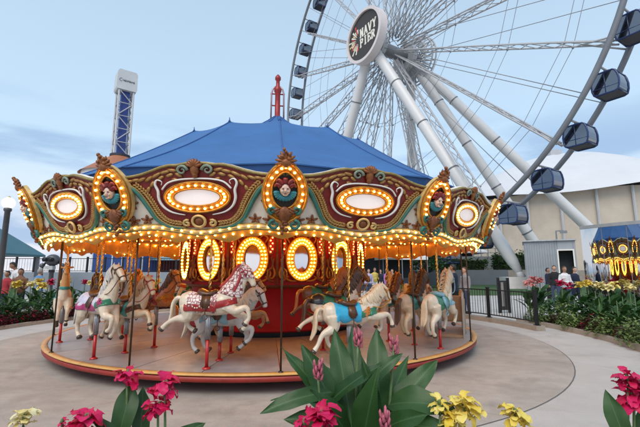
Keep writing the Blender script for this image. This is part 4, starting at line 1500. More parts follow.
leg(W(0, 0, -3.6), fA - WO, 0.62)
leg(W(0, 0, -3.6), fD - WO, 0.62)
leg(W(0, 0, 3.6), fC - WO, 0.62)
leg(W(0, 0, 3.4), fB - WO, 0.62)
leg(W(0, 0, 3.6), fE - WO, 0.62)
# slim lattice mast beside the legs
b = MB()
l0, l1 = W(0, 0, 1.0), at_y(440, 283, 52) - WO
l1.z = 0.2
c3 = [Vector((0.5, 0, 0)), Vector((-0.5, 0.3, 0)), Vector((-0.2, -0.5, 0))]
nb = 22
for i in range(3):
    b.tube([l0 + c3[i], l1 + c3[i] * 1.6], 0.09, 5)
for k in range(nb):
    for i in range(3):
        j = (i + 1 + k % 2) % 3
        p = l0.lerp(l1, k / nb) + c3[i] * (1 + .6 * k / nb); q = l0.lerp(l1, (k + 1) / nb) + c3[j] * (1 + .6 * (k + 1) / nb)
        b.tube([p, q], 0.045, 4, caps=False)
b.build('lattice_mast', M_STEELW, wheel, True)

# sign at the hub
SR = 3.55
SO = WC - wn_ * 4.6 + Vector((0, 0, 0.75)) - WO
def smap(v):
    """sign plane: x to the right (+u), z up, y negative = towards the viewer"""
    return SO + wu_ * v[0] + wz_ * v[2] + wn_ * v[1]
b = MB().prism(ellipse(SR * .9, SR * .9, 64), -0.12, 0.5).map(smap)
sign = b.build('sign', mat('dark_brown_sign_face', (0.042, 0.032, 0.026), 0.5, 0, 0.08, 1), wheel, fix=True)
b = MB().ring(ellipse(SR, SR, 64), ellipse(SR * .89, SR * .89, 64), -0.35, 0.75).map(smap)
b.build('sign_rim', mat('pinkish_white_rim', (0.68, 0.62, 0.61), 0.5, 0, 0.05, 1), sign, fix=True)
def text_mesh(body, size, off=0.0, ext=0.01, sx=1.0):
    cu = bpy.data.curves.new('t', 'FONT'); cu.body = body; cu.size = size; cu.align_x = 'LEFT'; cu.extrude = ext; cu.offset = off; cu.space_character = 0.98
    o = bpy.data.objects.new('t', cu); COL.objects.link(o)
    me = bpy.data.meshes.new_from_object(o.evaluated_get(bpy.context.evaluated_depsgraph_get()))
    bpy.data.objects.remove(o)
    return me
M_LETTER = mat('cream_lettering', (0.82, 0.78, 0.68), 0.5, 0, 0)
def lettering(body, x, z, size, name, width):
    me = text_mesh(body, size, off=size * 0.028, ext=0.03)
    xs = [v.co.x for v in me.vertices]
    k = width / (max(xs) - min(xs)); x0 = min(xs)
    for v in me.vertices:
        X, Z, Y = (v.co.x - x0) * k, v.co.y, -v.co.z
        v.co = smap((x + X, -0.17 + Y, z + Z))
    me.materials.append(M_LETTER); me.name = name
    o = link(name, me, sign)
    # slab serifs
    return o
def slab_letters(word, x, z, w, h, name):
    """slab-serif capitals drawn as thick strokes"""
    S = {'N': [((.18, 0), (.18, 1)), ((.18, 1), (.82, 0)), ((.82, 0), (.82, 1)), ((0, 0.05), (.36, 0.05)), ((0, .95), (.30, .95)), ((.64, .95), (1, .95))],
         'A': [((.12, 0), (.5, 1)), ((.5, 1), (.88, 0)), ((.28, .36), (.72, .36)), ((-.02, .05), (.30, .05)), ((.70, .05), (1.02, .05))],
         'V': [((.12, 1), (.5, 0)), ((.5, 0), (.88, 1)), ((-.02, .95), (.30, .95)), ((.70, .95), (1.02, .95))],
         'Y': [((.12, 1), (.5, .48)), ((.88, 1), (.5, .48)), ((.5, .48), (.5, 0)), ((-.02, .95), (.28, .95)), ((.72, .95), (1.02, .95)), ((.32, .05), (.68, .05))],
         'P': [((.2, 0), (.2, 1)), ((.2, .92), (.7, .92)), ((.7, .92), (.88, .75)), ((.88, .75), (.7, .5)), ((.7, .5), (.2, .5)), ((.02, .05), (.42, .05)), ((.02, .95), (.3, .95))],
         'I': [((.5, 0), (.5, 1)), ((.22, .05), (.78, .05)), ((.22, .95), (.78, .95))],
         'E': [((.2, 0), (.2, 1)), ((.02, .92), (.9, .92)), ((.02, .08), (.92, .08)), ((.2, .52), (.7, .52)), ((.9, .92), (.9, .74)), ((.92, .08), (.92, .28))],
         'R': [((.2, 0), (.2, 1)), ((.2, .92), (.68, .92)), ((.68, .92), (.85, .76)), ((.85, .76), (.68, .54)), ((.68, .54), (.2, .54)), ((.5, .54), (.9, .05)), ((.02, .05), (.40, .05)), ((.76, .05), (1.02, .05)), ((.02, .95), (.3, .95))]}
    cw = w / len(word)
    for i, ch in enumerate(word):
        b = MB()
        for j, ((x0, z0), (x1, z1)) in enumerate(S[ch]):
            p0 = Vector((x + (i + .06 + .84 * x0) * cw, 0, z + z0 * h)); p1 = Vector((x + (i + .06 + .84 * x1) * cw, 0, z + z1 * h))
            t = (p1 - p0).normalized(); nrm = Vector((-t.z, 0, t.x))
            serif = abs(z1 - z0) < .01 and (z0 < .1 or z0 > .9)
            tw = h * (.10 if serif else .19) / 2
            yy = -0.14 - 0.004 * j
            q = [p0 + nrm * tw - t * tw * .5, p0 - nrm * tw - t * tw * .5, p1 - nrm * tw + t * tw * .5, p1 + nrm * tw + t * tw * .5]
            b.add([Vector((v.x, yy, v.z)) for v in q] + [Vector((v.x, -0.118, v.z)) for v in q], [(0, 1, 2, 3), (4, 7, 6, 5), (0, 4, 5, 1), (1, 5, 6, 2), (2, 6, 7, 3), (3, 7, 4, 0)])
        b.map(smap).build('letter', M_LETTER, sign, fix=True)
slab_letters('NAVY', -0.80, 0.02, 3.35, 1.15, 'letter')
slab_letters('PIER', -0.80, -1.34, 3.05, 1.15, 'letter')
rc = [(0.80, 0.76, 0.66), (0.55, 0.05, 0.04), (0.62, 0.66, 0.50), (0.80, 0.76, 0.66), (0.75, 0.55, 0.25)]
for i in range(17):
    a = R_(98 + 164 * i / 16)
    r0, r1 = (0.6, 1.95 + 0.25 * math.sin(i * 2.1)) if i % 2 else (0.85, 1.5)
    t = Vector((math.cos(a), 0, math.sin(a))); nrm = Vector((-t.z, 0, t.x))
    o = Vector((-1.0, 0, 0.0))
    q = [o + t * r0 + nrm * .03, o + t * r0 - nrm * .03, o + t * r1 - nrm * .12, o + t * r1 + nrm * .12]
    b = MB().add([Vector((v.x, -0.16, v.z)) for v in q] + [Vector((v.x, -0.118, v.z)) for v in q], [(0, 1, 2, 3), (4, 7, 6, 5), (0, 4, 5, 1), (1, 5, 6, 2), (2, 6, 7, 3), (3, 7, 4, 0)])
    c = rc[i % 5]
    b.map(smap).build('burst_ray', mat('burst_paint_' + 'abcde'[i % 5], c, 0.5, 0, 0), sign, fix=True)

# gondolas
def glass_mat(name, tint, rough=0.03, body=0.35):
    m = bpy.data.materials.new(name); m.use_nodes = True
    N, L = m.node_tree.nodes, m.node_tree.links
    N.clear()
    out = N.new('ShaderNodeOutputMaterial'); tr = N.new('ShaderNodeBsdfTransparent'); gl = N.new('ShaderNodeBsdfGlossy'); mx = N.new('ShaderNodeMixShader'); fr = N.new('ShaderNodeFresnel')
    fr.inputs['IOR'].default_value = 1.6
    gl.inputs['Roughness'].default_value = rough
    gl.inputs['Color'].default_value = (0.9, 0.93, 1, 1)
    tr.inputs['Color'].default_value = (*tint, 1)
    ad = N.new('ShaderNodeMath'); ad.operation = 'ADD'; ad.inputs[1].default_value = body * 0.3; ad.use_clamp = True
    L.new(fr.outputs[0], ad.inputs[0]); L.new(ad.outputs[0], mx.inputs[0]); L.new(tr.outputs[0], mx.inputs[1]); L.new(gl.outputs[0], mx.inputs[2]); L.new(mx.outputs[0], out.inputs[0])
    return m
M_GGLASS = glass_mat('tinted_cabin_glass', (0.13, 0.18, 0.30), body=0.5)
M_NAVY = mat('navy_cabin_paint', (0.012, 0.034, 0.13), 0.3, 0.1, 0.15, 1.5, coat=0.3)
M_NAVYD = mat('dark_cabin_floor', (0.012, 0.016, 0.03), 0.5, 0, 0.1, 2)
M_SEAT = mat('cabin_seat_white', (0.55, 0.52, 0.50), 0.6, 0, 0.1, 3)
def gprof(s=1.0):
    pts = [(-.80, -1.22), (-1.10, -1.10), (-1.25, -.60), (-1.28, 0.0), (-1.18, .60), (-1.02, 1.02), (-.78, 1.18)]
    return [(x * s, z * s) for x, z in pts] + [(-x * s, z * s) for x, z in reversed(pts)]
def make_gondola():
    t = empty('gondola')
    HY = 1.18
    pr = gprof()
    n = len(pr)
    # frame hoops at both ends
    b = MB()
    for y in (-HY, HY):
        b.loop([Vector((x, y, z)) for x, z in pr], 0.10, 6)
    for i in (1, 5, 8, 12):
        b.tube([(pr[i][0], -HY, pr[i][1]), (pr[i][0], HY, pr[i][1])], 0.085, 6)
    b.tube([(0, -HY - .02, -1.2), (0, -HY - .02, 1.17)], 0.045, 5)
    b.tube([(-1.2, -HY - .01, -.52), (1.2, -HY - .01, -.52)], 0.04, 5)
    b.tube([(-1.2, HY + .01, -.52), (1.2, HY + .01, -.52)], 0.04, 5)
    b.build('frame', M_NAVY, t, True)
    # lower tub and roof
    b = MB()
    lo = [(-1.235, -.55), (-1.09, -1.10), (-.80, -1.22), (.80, -1.22), (1.09, -1.10), (1.235, -.55), (1.16, -.55), (1.02, -1.02), (.76, -1.12), (-.76, -1.12), (-1.02, -1.02), (-1.16, -.55)]
    b.prism(lo, -HY + .03, HY - .03)
    b.build('tub', M_NAVYD, t, fix=True)
    b = MB().prism([(-1.04, 1.0), (1.04, 1.0), (.78, 1.19), (.5, 1.30), (-.5, 1.30), (-.78, 1.19)], -HY, HY)
    b.build('roof', M_NAVY, t, fix=True)
    # panes
    for y in (-HY, HY):
        b = MB().prism([(x * .965, z * .965) for x, z in pr], y - .012, y + .012)
        b.build('end_pane', M_GGLASS, t, fix=True)
    for sx in (-1, 1):
        vs = []
        side = [p for p in pr if p[0] < 0][1:6]
        for x, z in side:
            vs += [(x * sx * .985 * -1, -HY + .05, z), (x * sx * .985 * -1, HY - .05, z)]
        b = MB().add(vs, [(2 * i, 2 * i + 1, 2 * i + 3, 2 * i + 2) for i in range(len(side) - 1)])
        b.build('side_pane', M_GGLASS, t, True)
        b = MB().box((sx * .80, 0, -.62), (.45, 2.0, .10)); b.box((sx * 1.0, 0, -.25), (.10, 2.0, .65))
        b.build('seat', M_SEAT, t)
    # hanger and air unit
    b = MB().tube([(0, -1.5, 1.62), (0, 1.5, 1.62)], .10, 8)
    for y in (-.9, .9):
        b.tube([(0, y, 1.28), (0, y, 1.62)], .09, 6)
    b.box((0, 0, 1.37), (1.1, .9, .16))
    b.build('hanger', M_STEELR, t)
    return t
gproto = None
GSC = 0.70
show = [k for k in range(NG) if True]
for k in range(NG):
    a = (GP + 360 * k / NG) % 360
    P3 = WC + wu_ * (WR * math.cos(R_(a))) + wz_ * (WR * math.sin(R_(a)))
    # keep those the picture can see (with a margin for a step to the side)
    if P3.y < 3: continue
    yc = P3.y * math.cos(PITCH) + (P3.z - CAM_H) * math.sin(PITCH)
    px = 320 + FPX * P3.x / yc
    py = 213.5 - FPX * (-P3.y * math.sin(PITCH) + (P3.z - CAM_H) * math.cos(PITCH)) / yc
    if not (-45 < py < 290 and 200 < px < 690):
        continue
    if gproto is None:
        gproto = make_gondola(); o = gproto
    else:
        o = copy_tree(gproto)
    o.location = P3 - Vector((0, 0, 1.62 * GSC))
    o.scale = (GSC, GSC, GSC)
    o.rotation_euler = (0, 0, PI / 2 - WAZ + PI / 2 - PI / 2 if False else -(WAZ))
    tag(o, 'navy blue glass-sided gondola hanging from the ferris wheel rim', 'gondola', 'gondolas of the ferris wheel')
# ------------------------------------------------------------------ plants
def leaf_material(name, col, col2, vein, spec=0.4, veins=True):
    m = bpy.data.materials.new(name); m.use_nodes = True
    N, L = m.node_tree.nodes, m.node_tree.links
    b = N['Principled BSDF']; b.inputs['Roughness'].default_value = 0.42; b.inputs['Specular IOR Level'].default_value = spec
    tc = N.new('ShaderNodeTexCoord'); oi = N.new('ShaderNodeObjectInfo')
    no = N.new('ShaderNodeTexNoise'); no.inputs['Scale'].default_value = 5; no.inputs['Detail'].default_value = 4
    L.new(tc.outputs['Object'], no.inputs['Vector'])
    ad = N.new('ShaderNodeMath'); ad.operation = 'ADD'
    mu = N.new('ShaderNodeMath'); mu.operation = 'MULTIPLY_ADD'; mu.inputs[1].default_value = 0.7; mu.inputs[2].default_value = -0.35
    L.new(oi.outputs['Random'], mu.inputs[0]); L.new(no.outputs['Fac'], ad.inputs[0]); L.new(mu.outputs[0], ad.inputs[1])
    mx = N.new('ShaderNodeMixRGB'); mx.inputs['Color1'].default_value = (*col, 1); mx.inputs['Color2'].default_value = (*col2, 1)
    L.new(ad.outputs[0], mx.inputs['Fac'])
    last = mx
    if veins:
        sp = N.new('ShaderNodeSeparateXYZ'); L.new(tc.outputs['Object'], sp.inputs[0])
        ab = N.new('ShaderNodeMath'); ab.operation = 'ABSOLUTE'; L.new(sp.outputs['X'], ab.inputs[0])
        m1 = N.new('ShaderNodeMath'); m1.operation = 'MULTIPLY_ADD'; m1.inputs[1].default_value = -1.4
        L.new(ab.outputs[0], m1.inputs[0]); L.new(sp.outputs['Y'], m1.inputs[2])
        m2 = N.new('ShaderNodeMath'); m2.operation = 'MULTIPLY'; m2.inputs[1].default_value = 190.0; L.new(m1.outputs[0], m2.inputs[0])
        sn = N.new('ShaderNodeMath'); sn.operation = 'SINE'; L.new(m2.outputs[0], sn.inputs[0])
        gt = N.new('ShaderNodeMapRange'); gt.inputs['From Min'].default_value = 0.2; gt.inputs['From Max'].default_value = 1.0; gt.inputs['To Max'].default_value = 0.05; L.new(sn.outputs[0], gt.inputs['Value'])
        rib = N.new('ShaderNodeMapRange'); rib.inputs['From Min'].default_value = 0.012; rib.inputs['From Max'].default_value = 0.0; rib.inputs['To Max'].default_value = 0.55; L.new(ab.outputs[0], rib.inputs['Value'])
        mm = N.new('ShaderNodeMath'); mm.operation = 'MAXIMUM'; L.new(gt.outputs[0], mm.inputs[0]); L.new(rib.outputs[0], mm.inputs[1])
        mv = N.new('ShaderNodeMixRGB'); mv.inputs['Color2'].default_value = (*vein, 1)
        L.new(mm.outputs[0], mv.inputs['Fac']); L.new(mx.outputs[0], mv.inputs['Color1'])
        last = mv
        bp = N.new('ShaderNodeBump'); bp.inputs['Strength'].default_value = 0.06; bp.inputs['Distance'].default_value = 0.006
        L.new(sn.outputs[0], bp.inputs['Height']); L.new(bp.outputs[0], b.inputs['Normal'])
    L.new(last.outputs[0], b.inputs['Base Color'])
    # thin leaf: some light comes through
    out = [n_ for n_ in N if n_.type == 'OUTPUT_MATERIAL'][0]
    tl = N.new('ShaderNodeBsdfTranslucent'); ms = N.new('ShaderNodeMixShader'); ms.inputs[0].default_value = 0.22
    L.new(last.outputs[0], tl.inputs['Color']); L.new(b.outputs[0], ms.inputs[1]); L.new(tl.outputs[0], ms.inputs[2]); L.new(ms.outputs[0], out.inputs['Surface'])
    return m
M_LEAF = leaf_material('canna_leaf_green', (0.012, 0.05, 0.012), (0.045, 0.115, 0.03), (0.10, 0.20, 0.08))
M_LEAFB = leaf_material('bed_leaf_green', (0.016, 0.062, 0.015), (0.05, 0.13, 0.03), (0.07, 0.15, 0.05))
M_STEM = mat('canna_stem', (0.10, 0.17, 0.06), 0.5, 0, 0.2, 20)
M_LIME = leaf_material('lime_vine_leaf', (0.10, 0.17, 0.045), (0.22, 0.30, 0.10), (0, 0, 0), veins=False)
M_DKRED = leaf_material('dark_red_leaf', (0.05, 0.012, 0.014), (0.12, 0.025, 0.03), (0, 0, 0), veins=False)
M_MIDG = leaf_material('mid_green_leaf', (0.03, 0.085, 0.02), (0.07, 0.15, 0.05), (0, 0, 0), veins=False)
def petal_mat(name, c1, c2):
    return leaf_material(name, c1, c2, (0, 0, 0), 0.3, False)
M_MAGENTA = petal_mat('magenta_petal', (0.55, 0.006, 0.055), (0.74, 0.025, 0.15))
M_YELLOW = petal_mat('yellow_petal', (0.84, 0.60, 0.04), (0.88, 0.76, 0.26))
M_PALEY = petal_mat('pale_yellow_petal', (0.85, 0.70, 0.20), (0.88, 0.82, 0.55))
M_PINK = petal_mat('salmon_petal', (0.66, 0.20, 0.20), (0.74, 0.34, 0.30))
M_CRIM = petal_mat('crimson_flower', (0.30, 0.008, 0.03), (0.45, 0.02, 0.08))

def leaf_mb(L_=1.0, W_=0.3, droop=0.3, fold=0.35, wave=0.02, ny=8, seed=0, petal=False):
    """leaf along +Y from the origin, folded along its midrib"""
    r = random.Random(seed)
    ph = r.random() * 6
    vs, fs = [], []
    nx = 3 if ny > 6 else 2
    for i in range(ny + 1):
        s = i / ny
        hw = W_ / 2 * (math.sin(PI * min(1, s * 0.97 + 0.02) ** 0.85) ** 0.85 if s < 1 else 0.0)
        if petal:
            hw = W_ / 2 * (math.sin(PI * min(1.0, (s * .93) ** 1.5 + .03)) ** .55) if s < 1 else W_ * .22
        hw = max(hw, 0.004 * L_)
        hw *= 1 + .10 * math.sin(s * 9 + ph)
        ang = droop * s * 1.4
        y = L_ * (math.sin(ang) / (droop * 1.4) if droop > 1e-3 else s)
        z = -L_ * ((1 - math.cos(ang)) / (droop * 1.4) if droop > 1e-3 else 0)
        for j in range(-nx, nx + 1):
            q = j / nx
            X = q * hw; Z = abs(q) * hw * fold + wave * L_ * (math.sin(s * 11 + ph + q * 2.5) + .5 * math.sin(s * 23 + ph * 2 - q)) * abs(q) ** 1.5
            tw = (0.5 if seed % 2 else -0.4) * s * s + .12 * math.sin(s * 5 + ph)
            vs.append((X * math.cos(tw) - Z * math.sin(tw), y, z + X * math.sin(tw) + Z * math.cos(tw)))
    w = 2 * nx + 1
    for i in range(ny):
        for j in range(2 * nx):
            fs.append((i * w + j, i * w + j + 1, (i + 1) * w + j + 1, (i + 1) * w + j))
    return MB().add(vs, fs)
_leafm = {}
def leaf_mesh(W_, droop, fold, wave, seed, m, name='leaf'):
    k = (W_, droop, fold, wave, seed, m.name)
    if k not in _leafm:
        me = leaf_mb(1.0, W_, droop, fold, wave, 8 if name == 'petal' else 14, seed, name == 'petal').mesh(name, True)
        me.materials.append(m)
        _leafm[k] = me
    return _leafm[k]
def put_leaf(me, name, base, tip, up, parent, poff):
    """place a unit leaf mesh so that it runs from base towards tip"""
    base = Vector(base); tip = Vector(tip)
    y = tip - base
    l = y.length
    y.normalize()
    x = y.cross(up).normalized()
    z = x.cross(y).normalized()
    o = link(name, me, parent)
    M = Matrix((x * l, y * l, z * l)).transposed().to_4x4()
    M.translation = base - poff
    o.matrix_local = M
    return o

# flower heads of a canna: shared meshes of floppy petals on a short spike
_heads = {}
def head_mesh(m, seed, size=1.0, n=7, name='flower'):
    k = (m.name, seed, n)
    if k in _heads:
        return _heads[k]
    r = random.Random(seed)
    mb = MB()
    for i in range(n):
        a = i * 2.4 + r.random()
        zc = 0.10 * i / n
        c = Vector((.022 * math.cos(a), .022 * math.sin(a), zc))
        for j in range(3):
            aa = a + (j - 1) * 1.1
            lf = leaf_mb(.085 + .02 * r.random(), .062, 0.8 + .5 * r.random(), 0.3, .06, 4, seed * 31 + i * 7 + j, True)
            el = R_(25 + 45 * r.random())
            y = Vector((math.cos(aa) * math.cos(el), math.sin(aa) * math.cos(el), math.sin(el)))
            x = y.cross(Vector((0, 0, 1))).normalized(); z = x.cross(y)
            mb.join(lf, lambda v: c + x * v.x + y * v.y + z * v.z)
    me = mb.mesh(name, True)
    me.materials.append(m)
    _heads[k] = me
    return me
def clump_mesh(key, m, n, rad, h, ls, seed, name='foliage', wl=.6):
    if key in _heads:
        return _heads[key]
    r = random.Random(seed)
    mb = MB()
    for i in range(n):
        a = r.random() * 2 * PI
        q = math.sqrt(r.random())
        rr = rad * q
        zz = h * (1 - q ** 2.2) * (0.80 + .3 * r.random()) * (r.random() ** .35)
        c = Vector((rr * math.cos(a), rr * math.sin(a), max(zz, .01)))
        aa = a + r.uniform(-1.2, 1.2)
        el = R_(r.uniform(-35, 55))
        y = Vector((math.cos(aa) * math.cos(el), math.sin(aa) * math.cos(el), math.sin(el)))
        x = y.cross(Vector((0, 0, 1))).normalized(); z = x.cross(y)
        l = ls * r.uniform(.7, 1.3)
        vs = [(0, 0, 0), (-l * wl / 2, l * .45, .08 * l), (l * wl / 2, l * .45, .08 * l), (0, l * .5, -.02 * l), (0, l, -.12 * l)]
        mb.add([c + x * v[0] + y * v[1] + z * v[2] for v in vs], [(0, 3, 1), (0, 2, 3), (1, 3, 4), (3, 2, 4)])
    me = mb.mesh(name, True)
    me.materials.append(m)
    _heads[key] = me
    return me
M_SOIL = mat('dark_soil', (0.035, 0.022, 0.015), 0.95, 0, 0.4, 12, 0.6, 30)
def bed(r0, r1, a0, a1, label, kerb_h=.12):
    n = int(abs(a1 - a0) / 2.5)
    b = MB()
    vs, fs = [], []
    for k in range(n + 1):
        a = a0 + (a1 - a0) * k / n
        vs += [pol(r0 + .10, a, .07), pol((r0 + r1) / 2, a, .16), pol(r1 - .1, a, .10)]
    for k in range(n):
        for j in range(2):
            fs.append((k * 3 + j, k * 3 + j + 1, (k + 1) * 3 + j + 1, (k + 1) * 3 + j))
    o = b.add(vs, fs).build('flower_bed_soil', M_SOIL, None, True, True)
    tag(o, label, None, None, 'structure')
    for rr in (r0, r1 - .12):
        b = MB()
        vs, fs = [], []
        for k in range(n + 1):
            a = a0 + (a1 - a0) * k / n
            vs += [pol(rr, a, 0.0), pol(rr + .01, a, kerb_h), pol(rr + .11, a, kerb_h), pol(rr + .12, a, 0.0)]
        for k in range(n):
            for j in range(3):
                fs.append((k * 4 + j, k * 4 + j + 1, (k + 1) * 4 + j + 1, (k + 1) * 4 + j))
        fs += [(0, 3, 2, 1), (n * 4, n * 4 + 1, n * 4 + 2, n * 4 + 3)]
        o2 = b.add(vs, fs).build('bed_kerb', M_CURB, o, False, True)
bed(7.62, 10.0, 52, 109, 'dark soil of the flower bed beside the black fence')
bed(7.50, 9.9, -172, -62, 'dark soil of the flower bed left of the carousel', .10)

def canna(name, base, height, n, fm, label, group, seed, spread=.35, leafm=None, heads=1, lw=.30):
    r = random.Random(seed)
    t = empty(name, base)
    tag(t, label, 'plant', group)
    leafm = leafm or M_LEAFB
    base = Vector(base)
    for i in range(n):
        a = i * 2.4 + r.random() * .8
        z0 = height * (.12 + .50 * i / n)
        l = height * r.uniform(.40, .58)
        el = R_(r.uniform(35, 70))
        p0 = Vector((.03 * math.cos(a), .03 * math.sin(a), z0))
        p1 = p0 + Vector((math.cos(a) * math.cos(el), math.sin(a) * math.cos(el), math.sin(el))) * l
        put_leaf(leaf_mesh(lw, .55, .3, .012, i % 3, leafm), 'leaf', p0, p1, Vector((0, 0, 1)), t, Vector())
    for h in range(heads):
        q = Vector((r.uniform(-1, 1), r.uniform(-1, 1), 0)) * spread * .25 * h
        b = MB().tube([q * .2, q * .6 + Vector((0, 0, height * .6)), q + Vector((0, 0, height * .98))], [.016, .012, .006], 6)
        b.build('stem', M_STEM, t, True)
        if fm:
            o = link('flower', head_mesh(fm, (seed + h) % 3 + 1), t)
            o.location = q + Vector((0, 0, height * .93)); s = r.uniform(1.25, 1.7); o.scale = (s, s, s)
            o.rotation_euler = (r.uniform(-.2, .2), r.uniform(-.2, .2), r.random() * 6)
    return t
def clump(name, base, m, n, rad, h, ls, label, group, variant, fm=None, sc=1.0, rz=0.0):
    t = empty(name, base, rz)
    tag(t, label, 'plant', group)
    t.scale = (sc, sc, sc)
    link('foliage', clump_mesh((name, m.name, variant), m, n, rad, h, ls, variant + 3), t)
    tag(t.children[-1], kind='stuff')
    if fm:
        link('blossoms', clump_mesh((name, fm.name, variant, 'f'), fm, 60, rad * .95, h * 1.08, ls * .75, variant + 40, 'blossoms', 1.0), t)
        tag(t.children[-1], kind='stuff')
    return t
# right bed
rr_ = random.Random(21)
LR = {'y': ('yellow-flowered canna in the bed by the mirrored wall', M_YELLOW), 'p': ('pale yellow canna in the bed by the mirrored wall', M_PALEY),
      'm': ('magenta canna in the bed by the mirrored wall', M_MAGENTA), 's': ('salmon pink canna in the bed behind the black fence', M_PINK),
      'g': ('leafy green canna without flowers in the bed by the mirrored wall', None)}
def rcanna(px, py_top, r, code, heads=1, n=9):
    """a canna of the right bed: bearing from the pixel column, radius given"""
    lo, hi = 50.0, 112.0
    best = None
    for k in range(400):
        a = lo + (hi - lo) * k / 399
        p = pol(r, a)
        x = 320 + FPX * p.x / (p.y * math.cos(PITCH) - 1.0 * math.sin(PITCH))
        if best is None or abs(x - px) < best[0]:
            best = (abs(x - px), a)
    p = pol(r, best[1], .10)
    d = ray(px, py_top)
    top = CAM_H + d.z * (p.y / d.y)
    lb, fm = LR[code]
    canna('canna_plant', p, max(.5, top - .10), n, fm, lb, 'cannas of the right bed' if code != 's' else 'salmon cannas behind the fence', int(px * 7) % 97, heads=heads)
for px, py, r, c, hd in ((508, 281, 9.3, 's', 2), (518, 279, 9.0, 's', 2), (529, 283, 8.7, 's', 2), (537, 284, 9.2, 'g', 1), (556, 289, 9.0, 'g', 1), (548, 296, 8.5, 'g', 1),
                         (563, 283, 8.7, 'm', 2), (570, 287, 9.1, 'm', 1), (583, 285, 8.7, 'y', 2), (590, 283, 9.1, 'y', 2), (597, 290, 8.5, 'g', 1), (603, 286, 9.0, 'p', 2),
                         (611, 287, 8.8, 'p', 1), (617, 285, 9.2, 'y', 1), (624, 296, 8.5, 'g', 1), (632, 288, 9.0, 'p', 1), (637, 298, 8.6, 'g', 1), (646, 290, 9.0, 'g', 1), (660, 290, 8.8, 'y', 1), (600, 298, 8.2, 'g', 1), (575, 299, 8.2, 'g', 1), (618, 300, 8.15, 'g', 1), (685, 292, 8.8, 'm', 1), (710, 292, 8.8, 'p', 1)):
    rcanna(px, py, r, c, hd)
k = 0
a = 54.0
while a < 108:
    r = 7.95 + .10 * math.sin(k * 2.1)
    code = (k * 5 + (k // 3)) % 4
    if code in (0, 2):
        clump('vine_clump', pol(r, a, .07), M_LIME, 300, .34, .50, .085, 'mound of pale lime vine spilling over the kerb of the right bed', 'lime vine mounds', k % 3, None, rr_.uniform(.85, 1.15), rr_.random() * 6)
    elif code == 1:
        clump('begonia_clump', pol(r, a, .07), M_DKRED, 260, .30, .36, .075, 'low mound of dark red foliage at the kerb of the right bed', 'dark red mounds', k % 3, M_CRIM if k % 2 else None, rr_.uniform(.8, 1.1), rr_.random() * 6)
    else:
        clump('coleus_clump', pol(r, a, .07), M_MIDG, 260, .32, .52, .10, 'mid green leafy mound at the kerb of the right bed', 'green mounds of the right bed', k % 3, None, rr_.uniform(.85, 1.15), rr_.random() * 6)
    a += 2.9; k += 1
# second rank of filler between mounds and cannas
a = 54.0
while a < 108:
    clump('coleus_clump', pol(8.42, a, .12), M_MIDG if k % 3 else M_LIME, 260, .34, .62, .11, 'taller green filler foliage between the mounds and the cannas', 'filler foliage of the right bed', k % 3, None, rr_.uniform(.9, 1.15), rr_.random() * 6)
    a += 3.4; k += 1
# left bed
LL = {'y': ('yellow canna in the left bed', M_YELLOW), 'm': ('magenta canna in the left bed', M_MAGENTA), 'g': ('dark green canna without flowers in the left bed', None), 'p': ('pale yellow canna in the left bed', M_PALEY)}
a = -66.0; k = 0
while a > -168:
    for r in (8.35, 8.9, 9.4):
        c = 'ygmypyygmypymgyypm'[(k * 5 + int(r * 10)) % 18]
        if r < 8.5 and k % 4: c = 'g'
        h = rr_.uniform(.82, .98) if r < 8.5 else rr_.uniform(1.0, 1.18)
        lb, fm = LL[c]
        canna('canna_plant', pol(r, a + rr_.uniform(-1.2, 1.2), .12), h, 8, fm, lb, 'cannas of the left bed', k % 50 + int(r * 10), heads=2 if c != 'g' else 1)
        k += 1
    a -= 3.6
a = -64.0
while a > -170:
    clump('begonia_clump', pol(7.82 + .05 * math.sin(k), a, .07), M_DKRED if k % 3 else M_MIDG, 200, .26, .30, .07, 'low crimson begonia mound along the kerb of the left bed', 'crimson begonias of the left bed', k % 3, M_CRIM, rr_.uniform(.85, 1.15), rr_.random() * 6)
    clump('coleus_clump', pol(8.12, a + 1.1, .10), M_MIDG, 220, .30, .55, .11, 'dark green filler foliage behind the begonias of the left bed', 'filler foliage of the left bed', k % 3, None, rr_.uniform(.9, 1.1), rr_.random() * 6)
    a -= 2.6; k += 1

# ------------------------------------------------------------------ foreground planter, just below the frame
b = MB()
b.box((0, 2.1, .10), (7.0, 1.9, .20))
tag(b.build('planter_soil', M_SOIL), 'soil of the planter in front of the camera', None, None, 'structure')
CAMV = Vector((0, 0, CAM_H))
def fleaf(t, off, bx, by, tx, ty, Y0, Y1, w, seed=0, droop=.45, face=.6):
    p0 = at_y(bx, by, Y0); p1 = at_y(tx, ty, Y1)
    mid = (p0 + p1) / 2
    up = ((CAMV - mid).normalized() * face + Vector((0, 0, 1)) * (1 - face)).normalized()
    ratio = round(w / (p1 - p0).length, 2)
    me = leaf_mesh(round(ratio * 1.12, 2), droop, .2, .016, seed + int(bx) % 5, M_LEAF)
    # a drooping unit leaf ends short of its chord: aim at the far end
    return put_leaf(me, 'leaf', p0, p1 + (p1 - p0) * .04 + up * droop * .3 * (p1 - p0).length, up, t, off)
def fstem(t, off, pts, r):
    P3 = smooth_path([at_y(*p) - off for p in pts], 4)
    n = len(P3)
    b = MB().tube(P3, [r * (1 - .45 * i / n) for i in range(n)], 8)
    return b.build('stem', M_STEM, t, True)
